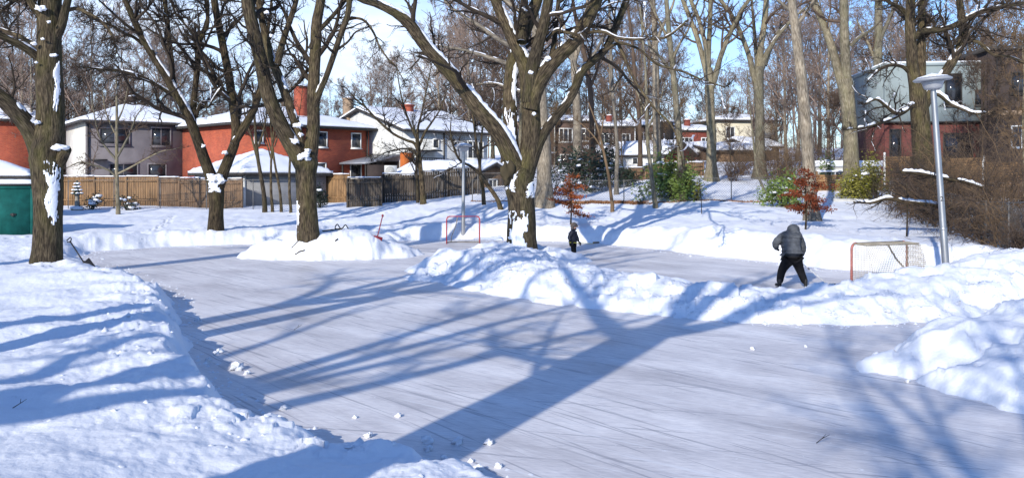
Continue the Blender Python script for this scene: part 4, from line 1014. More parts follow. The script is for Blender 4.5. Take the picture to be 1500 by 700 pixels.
    # garages in front of the houses
    def garage(label, u, Y, yaw, wx, wy, ez, slope, kind, wall, left, seed, ov=.35, snow=.24, gmat=None, name='garage'):
        x, y = A(u, Y); zb = min(zat(x, y), zat(x + 2, y + 3))
        h = thing(name, label, 'garage', (x, y, 0), R(yaw))
        walls(h, 0, wx, 0, wy, zb - .8, ez, wall, left)
        if kind.startswith('gable'):
            gable_wall(h, 0, wx, 0, wy, ez, slope * ((wy if kind == 'gable_x' else wx) / 2), kind, gmat or wall)
        rf = roof_parts(h, 0, wx, 0, wy, ez + .02 - slope * ov, slope, kind, ov, snow, seed=seed)
        return h
    g = garage('grey sided garage with a domed snowy hip roof before the red brick house', 357, 59, 45, 6.4, 7.2, 3.45, .42, 'hip', 'siding_grey', 'siding_white', 6)
    link('corner_board', MB().box(-.03, .12, -.04, -.003, .5, 3.3), MATS['trim_white'], g, local=True)
    g = garage('low garage with a snowy gable roof and brown end wall beside the white house', 692, 62, 45, 4.1, 9.2, 3.2, .42, 'gable_y', 'wood_brown', 'stone_tan', 7, gmat='wood_brown')
    window(g, 1.5, 1.6, .9, 1.3, sash=1)
    window(g, 2.0, 2.0, 1.8, .8, side='left', sash=2)
    g = garage('white walled garage with a snowy roof and a dark red gable end', 976, 82, 45, 4.4, 7.0, 5.3, .50, 'gable_y', 'wood_red', 'siding_white', 8, gmat='wood_red')
    window(g, 2.6, 4.2, 1.3, .7, side='left', sash=1)
    g = garage('low brown garage with a thick flat slab of snow on its roof', 1050, 84, 8, 5.0, 5.5, 5.6, .12, 'shed', 'wood_brown', 'wood_brown', 9, snow=.34)
    g = garage('small brick red garage between the white garage and the brown one', 1006, 88, 30, 3.4, 5.0, 5.6, .35, 'gable_x', 'brick_maroon', 'brick_maroon', 10, gmat='brick_maroon')
    g = garage('snow-roofed brown garage at the right end of the snowy path', 1100, 88, 25, 3.6, 5.0, 6.2, .3, 'gable_x', 'wood_brown', 'stone_tan', 12, gmat='wood_brown')
    g = garage('long low garage with white doors under a band of snow behind the evergreen', 880, 86, 10, 5.6, 5.0, 5.4, .12, 'shed', 'stone_tan', 'wood_brown', 13, snow=.3)
    link('garage_door', MB().box(.6, 2.9, -.05, -.003, 3, 5.0), MATS['trim_white'], g, local=True); link('garage_door', MB().box(3.2, 5.2, -.05, -.003, 3, 5.0), MATS['trim_white'], g, local=True)
    # row of brick houses on the rise
    xs = [752, 812, 872, 930, 990]
    mats = ['brick_brown', 'brick_brown', 'brick_brown', 'brick_brown', 'brick_rust']
    labs = ['brown row house right behind the big forked tree trunk, first of the row', 'brown row house with a white upper window behind the dark evergreen', 'brown brick row house with a red chimney and two white windows',
            'brown row house with a stepped dark dormer next to the red brick one', 'red brick row house at the right end of the brown row']
    for i, (u, m) in enumerate(zip(xs, mats)):
        Y = 94 + 1.2 * i; x, y = A(u, Y)
        h = thing('row_house', labs[i], 'house', (x, y, 0), R(7), 'row houses on the rise')
        wx = 4.5; top = 8.9 - .16 * i + (.35 if i % 2 else 0)
        walls(h, 0, wx, 0, 8, 2.5, top, m)
        rf = roof_parts(h, 0, wx, 0, 8, top + .02, .16, 'gable_x', seed=20 + i, ov=.16, snow=.22, bare=.15)
        window(h, .5, top - 2.3, 1.5, 1.5, sash=2); window(h, 2.9, top - 2.2, 1.0, 1.4, sash=1)
        window(h, .6, top - 5.0, 1.3, 1.4, sash=1)
        link('porch_roof', MB().box(1.9, 4.3, -1.1, -.02, top - 3.35, top - 3.2), MATS['snow'], h, local=True)
        link('door', MB().box(2.8, 3.8, -.05, -.003, top - 6, top - 3.7), MATS['trim_dark'], h, local=True)
        link('drainpipe', MB().rod((4.4, -.09, 3.5), (4.4, -.09, top), .06), MATS['trim_white'], h, local=True)
        if i in (2, 4): chimney(h, 1.8, 2.2, top + .2, top + 1.2, .6, .6, 'brick_rust')
        if i == 3:
            link('dormer', MB().box(2.1, 4.2, -.5, 1.4, top - 1.9, top + .35), MATS['trim_dark'], h, local=True)
            link('dormer_snow', MB().box(2.0, 4.3, -.6, 1.5, top + .353, top + .55), MATS['snow'], h, local=True)
    x, y = A(1050, 112)
    h = thing('rendered_house', 'pale yellow house with a snowy low roof, farthest up the slope', 'house', (x, y, 0), R(10))
    walls(h, 0, 8, 0, 8, 4, 10.3, 'render_cream'); roof_parts(h, 0, 8, 0, 8, 10.3, .22, 'hip', seed=31)
    window(h, 1.2, 7.9, 1.2, 1.5); window(h, 4.8, 7.9, 1.2, 1.5); window(h, 3, 5.2, 1.4, 1.3)
    # modern house
    x, y = A(1296, 62); zb = zat(x, y)
    h = thing('modern_house', 'modern flat-roofed house, pale blue upper box over dark maroon brick', 'house', (x, y, 0), R(-6))
    walls(h, .1, 7.3, .3, 8, zb - 1, 6.9, 'brick_maroon')
    walls(h, 0, 7.1, 0, 8, 6.903, 10.75, 'panel_blue')
    link('roof', MB().box(-.1, 7.2, -.1, 8.1, 10.753, 10.95), MATS['panel_blue'], h, local=True)
    link('soffit', MB().box(.003, 7.09, .003, .297, 6.80, 6.90), MATS['trim_dark'], h, local=True)
    window(h, 4.0, 7.9, 1.15, 2.3, frame='trim_dark', sash=0); window(h, 6.0, 7.95, .8, 1.1, frame='trim_dark', sash=0)
    window(h, 4.0, 4.2, 2.0, 1.9, frame='trim_dark', depth=.3); window(h, .4, 4.0, .8, 2.4, frame='trim_dark', depth=.3, sash=0)
    link('roof_snow', MB().box(-.05, 7.15, -.05, 8.0, 10.953, 11.06), MATS['snow'], h, local=True)
    x, y = A(1448, 60); zb = zat(x, y)
    h = thing('brick_house', 'dark brown brick house at the far right behind the bare branches', 'house', (x, y, 0), R(-8))
    walls(h, 0, 7, 0, 9, zb - 1, 11.6, 'brick_dark'); link('roof', MB().box(-.2, 7.2, -.2, 9.2, 11.603, 11.85), MATS['roof_dark'], h, local=True)
    window(h, 1.4, 8.6, 1.3, 1.5, frame='trim_dark'); window(h, 4.4, 8.6, 1.3, 1.5, frame='trim_dark'); window(h, 1.4, 5.0, 1.4, 1.5, frame='trim_white'); window(h, 4.4, 5.0, 1.4, 1.5, frame='trim_dark')
    link('downpipe', MB().rod((.5, -.08, 3), (.5, -.08, 11.5), .06), MATS['trim_dark'], h, local=True)
    link('cornice', MB().box(-.06, 7.06, -.06, -.003, 7.2, 7.5), MATS['stone_tan'], h, local=True)
    # low white wall / planter boxes on the right
    x, y = A(1196, 58); zb = zat(x, y)
    h = thing('garden_shed', 'long low pale glazed shed topped with a thick slab of snow', 'shed', (x, y, zb), R(-3))
    link('wall', MB().box(0, 4.1, 0, 2.2, -.6, 1.15), MATS['concrete'], h, local=True)
    for k in range(4): window(h, .2 + k * .97, .35, .8, .6, sash=0, ft=.06)
    sb = MB(); gx, gy = np.meshgrid(np.linspace(-.1, 4.2, 30), np.linspace(-.15, 2.3, 16), indexing='ij')
    link('snow_cover', MB().box(-.1, 4.2, -.15, 2.3, 1.153, 1.55), MATS['snow'], h, local=True)

# ------------------------------------------------------------------ fences
def board_fence(label, pts, h, mat, pw=.14, post=2.0, group=None, zoff=0., horizontal=False, seed=1, snow=True, postmat=None, name='board_fence', rails=True):
    """fence along ground points (x, y); boards of one bay are one panel, each post its own part"""
    rng = np.random.default_rng(seed)
    p0 = np.array(pts[0]); p1 = np.array(pts[-1]); Ln = np.linalg.norm(p1 - p0); d = (p1 - p0) / Ln; az = math.atan2(d[1], d[0])
    z0 = zat(*p0); root = thing(name, label, 'fence', (p0[0], p0[1], z0), az, group)
    n = max(1, round(Ln / post)); bw = Ln / n
    sn = MB()
    for k in range(n):
        a = k * bw; za = zat(*(p0 + d * a)) - z0 + zoff; zb = zat(*(p0 + d * (a + bw))) - z0 + zoff; zz = (za + zb) / 2
        m = MB()
        if horizontal:
            q = int(h / (pw + .012))
            for i in range(q): m.box(a + .05, a + bw - .05, -.012 + rng.uniform(-.004, .004), .012, zz - .05 + i * (pw + .012), zz - .05 + i * (pw + .012) + pw)
        else:
            q = int((bw - .1) / (pw + .006)); w = (bw - .1) / q
            for i in range(q): m.box(a + .05 + i * w, a + .05 + (i + 1) * w - .008, -.012 + rng.uniform(-.008, .008), .014, zz - .3, zz + h + rng.uniform(-.02, .02))
            if rails:
                for rz in (.35, h - .3): m.box(a + .05, a + bw - .05, -.07, -.02, zz + rz, zz + rz + .09)
                m.box(a + .03, a + bw - .03, -.09, .06, zz + h + .03, zz + h + .07)
        link('board_panel', m, MATS[mat], root, local=True)
        link('post', MB().box(a - .05, a + .05, -.1, .0 if not horizontal else .05, za - .4, za + h + .06), MATS[postmat or mat], root, local=True)
        if snow:
            t = np.linspace(a + .02, a + bw - .02, 14)
            P = np.stack([t, -.015 + 0 * t, zz + h + .075 + 0 * t], 1)
            sn.tubes(P, np.clip(.055 + .035 * perlin(t * 1.7 + seed, t * 0 + seed), .005, .1), 7)
    zb = zat(*p1) - z0 + zoff
    link('post', MB().box(Ln - .05, Ln + .05, -.1, .0, zb - .4, zb + h + .06), MATS[postmat or mat], root, local=True)
    if snow: link('snow_cap', sn, MATS['snow'], root, True, local=True)
    return root

def chain_fence(label, pts, h, group=None, step=.14, post=2.6, wr=.0045):
    p = np.array(pts, float); root = thing('chain_link_fence', label, 'fence', (p[0][0], p[0][1], zat(*p[0])), 0, group)
    seg = np.linalg.norm(np.diff(p, axis=0), axis=1); cum = np.concatenate([[0], np.cumsum(seg)]); Ln = cum[-1]
    def at(s): return np.array([np.interp(s, cum, p[:, 0]), np.interp(s, cum, p[:, 1])])
    n = int(Ln / post); ps = np.linspace(0, Ln, n + 1)
    top = []
    for s in ps:
        q = at(s); z = zat(*q)
        link('post', MB().rod((q[0], q[1], z - .3), (q[0], q[1], z + h + .05), .028, 8), MATS['metal_dull'], root, True)
        top.append((q[0], q[1], z + h))
    link('top_rail', MB().tubes(np.array(top), np.full(len(top), .016), 6), MATS['metal_dull'], root, True)
    ss = np.arange(0, Ln, step)
    xy = np.stack([np.interp(ss, cum, p[:, 0]), np.interp(ss, cum, p[:, 1])], 1); zz = height(xy[:, 0], xy[:, 1])
    P = []
    k = max(1, int(round(h / step)))
    for sgn in (1, -1):
        i0 = np.arange(len(ss)); i1 = i0 + sgn * k; ok = (i1 >= 0) & (i1 < len(ss)); i0 = i0[ok]; i1 = i1[ok]
        P.append(np.stack([np.c_[xy[i0], zz[i0]], np.c_[xy[i1], zz[i1] + h]], 1))
    P = np.concatenate(P)
    link('wire_mesh', MB().tubes(P, np.full(P.shape[:2], wr), 3, False), MATS['metal_dull'], root)
    return root

def fences():
    board_fence('tan board fence with visible posts before the grey house', [A(92, 59), A(232, 59)], 1.9, 'wood_tan', seed=2, name='board_fence')
    board_fence('brown weathered board fence in front of the grey garage', [A(233, 58.5), A(355, 57.5)], 1.85, 'wood_brown', seed=3, post=1.6)
    board_fence('short bright tan fence piece behind the gap beside the grey garage', [A(474, 64), A(512, 63)], 2.0, 'wood_tan', seed=4)
    g = board_fence('dark framed gate panel standing at the left end of the dark fence', [A(509, 55.5), A(559, 55.5)], 1.75, 'wood_dark', seed=5, post=2.2, name='gate_panel')
    board_fence('long dark weathered board fence in front of the white house', [A(560, 57), A(703, 57.5)], 1.75, 'wood_dark', seed=6, post=2.4)
    board_fence('tan horizontal board fence with white posts at the modern house', [A(1296, 55), A(1520, 50)], 2.2, 'wood_tan', horizontal=True, seed=7, post=2.9, postmat='trim_white', snow=False)
    board_fence('low tan horizontal boards under the twin-stemmed tree', [A(1196, 54), A(1292, 54)], 1.15, 'wood_tan', horizontal=True, seed=8, post=2.0, snow=True)
    board_fence('dark brown fence running behind the evergreens and garages', [A(902, 64), A(1030, 65)], .95, 'wood_brown', seed=9, post=2.4)
    chain_fence('chain-link fence in front of the tan and brown board fences', [A(100, 56.5), A(356, 56), A(440, 56)], 1.85)
    chain_fence('chain-link fence along the foot of the slope, right of the big forked tree', [A(692, 53), A(780, 52), A(960, 50), A(1150, 50)], 1.25)
    chain_fence('chain-link fence swallowed by the bare bushes at the right', [(19.6, 46), (17.6, 36), (14.6, 25.6), (13.6, 21)], 1.4, step=.12)
    chain_fence('short chain-link fence beside the low garage and the far lamp', [A(700, 57), A(764, 56)], 1.4)

# ------------------------------------------------------------------ shrubs and small vegetation
def leaf_mesh(c, rad, n, size, rng, clumps=14, flat=.6):
    cc = rng.normal(size=(clumps, 3)); cc /= np.linalg.norm(cc, axis=1, keepdims=True); cc *= rng.uniform(.35, 1, (clumps, 1)) ** .6
    cc[:, 2] = np.abs(cc[:, 2]) * 1.0 - .05
    k = rng.integers(0, clumps, n)
    p = cc[k] + rng.normal(0, .20, (n, 3)); p = np.array(c) + p * np.array(rad)
    a = rng.normal(size=(n, 3)); a[:, 2] *= flat; a /= np.linalg.norm(a, axis=1, keepdims=True)
    b = np.cross(a, rng.normal(size=(n, 3))); b /= np.linalg.norm(b, axis=1, keepdims=True) + 1e-9
    s = (size * rng.uniform(.6, 1.3, n))[:, None]
    v = np.stack([p - a * s, p + b * s * .38, p + a * s, p - b * s * .38], 1)
    return MB().add(v.reshape(-1, 3), np.arange(4 * n).reshape(-1, 4)), cc * np.array(rad) + np.array(c)

def leafy_shrub(name, label, u, Y, w, h, mat, seed, n=1500, size=.11, snow=6, group=None, clumps=16, dz=0., snowsz=.16):
    rng = np.random.default_rng(seed); x, y = A(u, Y); z = zat(x, y) + dz
    root = thing(name, label, 'shrub', (x, y, z), 0, group)
    m, cc = leaf_mesh((x, y, z + h * .12), (w / 2, w * .4, h * .86), n, size, rng, clumps)
    link('foliage', m, MATS[mat], root)
    st = MB()
    for q in cc: st.tubes(np.array([(x + rng.uniform(-.1, .1), y, z - .1), ((x + q[0]) / 2, (y + q[1]) / 2, z + (q[2] - z) * .6), q]), np.array([.025, .016, .007]), 4)
    link('stem', st, MATS['twig'], root)
    if snow:
        s = MB()
        for q in cc[np.argsort(-cc[:, 2])][:snow * 2:2]: s.ell(q + np.array([0, -.05, .06]), (snowsz * rng.uniform(.6, 1.4), snowsz * rng.uniform(.6, 1.1), snowsz * .45), 7, .4)
        link('snow_cover', s, MATS['snow'], root, True)
    return root

def twiggy_shrub(name, label, x, y, w, h, mat, seed, n=26, group=None, tr=.005, snow=0):
    rng = np.random.default_rng(seed); z = zat(x, y)
    root = thing(name, label, 'shrub', (x, y, z), 0, group)
    K = 9; d = np.zeros((n, 3)); az = rng.uniform(0, 2 * np.pi, n); tl = rng.uniform(.1, .9, n)
    d[:, 0] = np.cos(az) * tl; d[:, 1] = np.sin(az) * tl; d[:, 2] = 1
    P = np.zeros((n, K, 3)); P[:, 0] = np.array([x, y, z - .1]) + np.c_[rng.normal(0, w * .12, (n, 2)), np.zeros(n)]
    Ln = h * rng.uniform(.6, 1.25, n)
    for k in range(1, K):
        d += rng.normal(0, .22, (n, 3)); d /= np.linalg.norm(d, axis=1, keepdims=True); P[:, k] = P[:, k - 1] + d * (Ln / (K - 1))[:, None]
    Rr = np.linspace(.022, .007, K)[None] * rng.uniform(.6, 1.3, n)[:, None]
    m = MB(); m.tubes(P, Rr, 4, False)
    link('stem', m, MATS[mat], root)
    P2, R2 = spawn(P, Rr, 9, .12, 1, (R(25), R(80)), .5, 6, .25, .0, .6, rng, .2, 2, tr)
    P3, R3 = spawn(P2, R2, 6, .1, 1, (R(25), R(70)), .55, 4, .25, 0, .7, rng, .15, 1, tr * .8)
    m = MB(); m.tubes(P2, R2, 3, False); m.tubes(P3, R3, 3, False)
    link('crown', m, MATS[mat], root)
    if snow:
        s = MB()
        for k in range(min(snow, n)):
            if P[k, 4:, 2].min() > z + .3: snow_strip(s, P[k], Rr[k] * 1.2, .045, rng, cover=.75)
        if s.n: link('snow_cover', s, MATS['snow'], root, True)
    return root

def rust_tree(label, u, Y, h, w, mat, seed, base_bare=.25, dens=1.):
    """young beech that has kept its brown leaves on flat layered branches"""
    rng = np.random.default_rng(seed); x, y = A(u, Y); z = zat(x, y)
    root = thing('young_beech', label, 'tree', (x, y, z))
    zz = np.linspace(-.2, h, 10); p = np.stack([x + .03 * np.sin(zz * 2), y + 0 * zz, z + zz], 1); r = np.linspace(.045, .008, 10)
    m = MB(); bark_tube(m, p, r, 8, rng); link('trunk', m, MATS['bark_dark'], root, True, True)
    B = MB(); Lf = []; 
    for k in range(int(44 * dens)):
        t = rng.uniform(base_bare, .97); az = rng.uniform(0, 2 * np.pi); ln = w * .5 * (1 - .62 * ((t - base_bare) / (1 - base_bare)) ** 1.3) * rng.uniform(.35, 1.2)
        q0 = np.array([x, y, z + t * h]); d = np.array([math.cos(az), math.sin(az), rng.uniform(-.05, .35)])
        s = np.linspace(0, 1, 8)[:, None]; P = q0 + d * ln * s + np.c_[np.zeros(8), np.zeros(8), -.10 * s[:, 0] ** 2] + np.cumsum(rng.normal(0, .012, (8, 3)), 0)
        B.tubes(P, np.linspace(.012, .004, 8), 4)
        nl = int(110 * ln / (w * .5)) + 20
        tt = rng.uniform(.25, 1.05, nl); L0 = q0 + d * ln * tt[:, None]; L0[:, 2] -= .10 * tt ** 2
        Lf.append(L0 + rng.normal(0, 1, (nl, 3)) * np.array([.11, .11, .05]))
    Lf = np.concatenate(Lf); n = len(Lf)
    a = rng.normal(size=(n, 3)); a[:, 2] -= .5; a /= np.linalg.norm(a, axis=1, keepdims=True); b = np.cross(a, rng.normal(size=(n, 3))); b /= np.linalg.norm(b, axis=1, keepdims=True)
    sz = rng.uniform(.035, .065, n)[:, None]
    link('branch', B, MATS['bark_dark'], root)
    v = np.stack([Lf, Lf + a * sz + b * sz * .5, Lf + a * sz * 2, Lf + a * sz - b * sz * .5], 1)
    link('leaves', MB().add(v.reshape(-1, 3), np.arange(4 * n).reshape(-1, 4)), MATS[mat], root)
    return root

def vegetation():
    rust_tree('young beech with orange-red leaves, farther of the two, behind the child', 836, 44, 2.5, 2.0, 'leaf_orange', 71, .2, .62)
    rust_tree('young beech with deep rust-brown layered leaves, just above the adult skater', 1180, 35.5, 2.5, 2.75, 'leaf_rust', 72, .25, .82)
    leafy_shrub('rhododendron', 'large glossy green rhododendron with yellow-green tips by the chain-link fence', 985, 50.8, 3.6, 2.5, 'leaf_green', 73, 5200, .115, 6, clumps=30)
    leafy_shrub('rhododendron', 'small grey-green bush with a few leaves beside the big rhododendron', 1020, 49.5, 1.0, 1.2, 'leaf_yellow', 74, 260, .08, 0, clumps=7)
    leafy_shrub('holly_shrub', 'snow-dusted green shrub left of the pinkish-grey trunk', 1150, 47, 2.5, 1.7, 'leaf_green', 75, 2400, .10, 12, clumps=22, snowsz=.16)
    leafy_shrub('ivy_bush', 'yellow-green ivy spilling over the low tan boards beneath the twin-stemmed tree', 1252, 51, 2.9, 1.7, 'leaf_yellow', 76, 2800, .085, 5, clumps=20)
    leafy_shrub('ivy_bush', 'yellow-green bush against the tan fence right of the ivy', 1284, 49.5, 1.9, 2.3, 'leaf_yellow', 77, 2000, .085, 2, clumps=14)
    leafy_shrub('ivy_bush', 'small green bush at the left foot of the twin-stemmed tree', 1212, 55, 1.2, 1.9, 'leaf_green', 78, 700, .085, 2, clumps=9)
    leafy_shrub('yew_tree', 'broad dark evergreen with snow on its sprays behind the chain-link fence', 860, 60, 3.4, 3.1, 'leaf_dark', 79, 2000, .13, 20, clumps=34, snowsz=.17)
    leafy_shrub('yew_tree', 'narrower dark evergreen right of the broad one', 892, 62, 1.8, 3.4, 'leaf_dark', 80, 1000, .12, 14, clumps=22, snowsz=.15)
    leafy_shrub('yew_tree', 'low dark green evergreen beside the white-walled garage', 918, 60, 1.6, 1.5, 'leaf_dark', 81, 900, .10, 0, clumps=10)
    leafy_shrub('snowy_shrub', 'dark rounded evergreen at the right corner of the grey garage', 470, 58, 1.2, 1.5, 'leaf_dark', 82, 900, .08, 1, clumps=12)
    leafy_shrub('snowy_shrub', 'snow-loaded low bush against the tan fence by the left edge tree', 134, 55.6, 1.5, 1.1, 'leaf_dark', 83, 350, .09, 14, clumps=16, snowsz=.18)
    leafy_shrub('snowy_shrub', 'snow-speckled bush beside the garden ornament', 186, 55.4, 1.6, .9, 'leaf_dark', 84, 300, .09, 10, clumps=14, snowsz=.16)
    leafy_shrub('yew_tree', 'dark evergreen behind the trunk of the big forked tree', 812, 57, 1.8, 2.6, 'leaf_dark', 85, 900, .11, 14, clumps=16, snowsz=.16)
    # brown brush behind the slope and along the right
    spec = [(850, 66, 3.2, 3.2, 'twig_brown'), (880, 69, 3, 3.4, 'twig_brown'), (840, 78, 3, 4.5, 'twig_brown'), (1085, 66, 2.6, 3.2, 'twig_tan'), (1150, 62, 3.4, 3.4, 'twig_tan'), (1162, 55, 2.6, 3.0, 'twig_tan'), (1140, 57, 2.8, 3.2, 'twig_brown'),
            (1210, 66, 3, 4.2, 'twig_brown'), (1075, 60, 1.2, 2.2, 'twig_brown'), (1265, 64, 3, 3.6, 'twig_brown'), (1020, 70, 2.4, 2.6, 'twig_brown'), (800, 70, 3.2, 3.6, 'twig_brown'), (915, 90, 3, 4, 'twig_brown'), (1180, 72, 4, 4.5, 'twig_brown'), (1110, 74, 3, 4, 'twig_brown')]
    labels = ['brown brush in front of the broad dark evergreen', 'brown brush between the two dark evergreens', 'tall brown brush in front of the brown row houses', 'thin tan brush beside the snowy path', 'tall tan clump of stems left of the pinkish-grey trunk',
              'tan stems close behind the snow-dusted green shrub', 'brown brush right of the olive grey tree', 'tall brown brush behind the pinkish-grey trunk', 'small sparse bush in the middle of the snowy path', 'brown brush behind the ivy and low tan boards',
              'low brown brush behind the big rhododendron', 'brown brush just right of the thick grey trunk', 'brown brush in front of the row house with the red chimney', 'wide brown thicket high behind the snow-dusted shrub', 'brown thicket beside the yellow house']
    for i, (u, Y, w, h, m) in enumerate(spec):
        x, y = A(u, Y); twiggy_shrub('bare_shrub', labels[i], x, y, w, h, m, 100 + i, 22, tr=.006)
    # the bush line at the right hand fence
    line = [(21.6, 47, 2.6, 2.6, 'twig_tan'), (19.3, 44, 3.0, 2.8, 'twig_dark'), (18.7, 41, 3.0, 2.7, 'twig_brown'), (18.1, 38.4, 3.0, 2.9, 'twig_dark'), (17.6, 36, 2.8, 2.5, 'twig_tan'), (17.0, 33.8, 2.8, 2.6, 'twig_brown'),
            (16.5, 31.4, 2.6, 2.6, 'twig_dark'), (15.9, 29.0, 2.6, 2.5, 'twig_brown'), (15.4, 27.0, 2.3, 2.1, 'twig_tan'), (14.7, 25.2, 1.6, 1.2, 'twig_brown'), (22.5, 43, 3.2, 4.2, 'twig_brown'), (19.8, 36.2, 3.2, 3.8, 'twig_tan'), (18.0, 30.2, 2.8, 3.2, 'twig_brown')]
    for i, (x, y, w, h, m) in enumerate(line):
        twiggy_shrub('bare_shrub', 'tangled bare brown bush in the row along the right-hand fence', x, y, w * 1.05, h * (1.15 if i < 10 else 1.25), m, 130 + i, 27, 'bushes along the right-hand fence', tr=.0055)
    # arching snow-covered branches of the right-hand bushes, low over the snow
    for i, (sp, Y, lab) in enumerate((([(1395, 306, 7), (1365, 300, 8), (1330, 296, 9), (1300, 291, 7), (1275, 297, 5), (1250, 296, 3)], 33, 'long bare bough with snow, arching low over the slope behind the goal'),
                                      ([(1440, 275, 5), (1410, 266, 7), (1375, 260, 8), (1345, 254, 9), (1320, 252, 6)], 31, 'snow-covered bough crossing behind the tilted lamp post'))):
        rng = np.random.default_rng(170 + i); p, r = limb_pts(sp, Y, 0, 26, 0)
        root = thing('snowy_bough', lab, 'branch', p[0])
        m = MB(); bark_tube(m, p, r * .8, 8, rng); link('limb', m, MATS['bark_dark'], root, True, True)
        s = MB(); snow_strip(s, p, r * .8, .07, rng, cover=.9); link('snow_cover', s, MATS['snow'], root, True)
        P2, R2 = spawn(p[None], r[None] * .6, 14, .1, 1, (R(30), R(70)), .35, 7, .2, 0, .6, rng, .3, 1.4, .005); P3, R3 = spawn(P2, R2, 6, .1, 1, (R(30), R(60)), .5, 4, .2, 0, .6, rng, .15, .8, .004)
        c = MB(); c.tubes(P2, R2, 4, False); c.tubes(P3, R3, 3, False); link('crown', c, MATS['twig'], root)
    def thin_sapling(lab, u, v0, v1, Y, w, seed, lean=0):
        rng = np.random.default_rng(seed); x, y = A(u, Y); z = zat(x, y); top = PX(u + lean, v1, Y)
        root = thing('sapling', lab, 'tree', (x, y, z))
        p, r = catmull([(x, y, z - .2), ((x + top[0]) / 2 + .03, y, (z + top[2]) / 2), top], [w, w * .8, w * .3], 12)
        m = MB(); bark_tube(m, p, r, 6, rng); link('trunk', m, MATS['bark_dark'], root, True, True)
        P2, R2 = spawn(p[None], r[None], 9, .35, 1, (R(25), R(50)), .35, 6, .12, .08, .5, rng, .2, 1, .004)
        link('crown', MB().tubes(P2, R2, 3, False), MATS['twig'], root)
    thin_sapling('thin sapling rising straight behind the near goal', 1328, 352, 268, 33, .035, 181)
    thin_sapling('tiny wispy sapling on the slope right of the rhododendron', 1028, 322, 262, 44, .022, 182, -4)
    # dry leaves and clippings along the foot of the chain-link fence
    rng = np.random.default_rng(190); n = 5200
    u = np.concatenate([rng.uniform(800, 945, n // 2), rng.uniform(690, 1150, n - n // 2)]); Yv = np.interp(u, [690, 780, 960, 1150], [53, 52, 50, 50]) - .35 + rng.normal(0, .14, n)
    x = (u - 750) / F * Yv; z = height(x, Yv) + rng.uniform(-.01, .12, n) * (np.abs(u - 870) < 80)
    a = rng.normal(size=(n, 3)); a /= np.linalg.norm(a, axis=1, keepdims=True); b = np.cross(a, rng.normal(size=(n, 3))); b /= np.linalg.norm(b, axis=1, keepdims=True)
    c = np.stack([x, Yv, z + .01], 1); s = .05
    tag(link('dry_leaves', MB().add(np.stack([c - a * s, c + b * s * .6, c + a * s, c - b * s * .6], 1).reshape(-1, 3), np.arange(4 * n).reshape(-1, 4)), MATS['litter']), 'strip of dry brown leaves along the foot of the chain-link fence', 'leaves', kind='stuff')

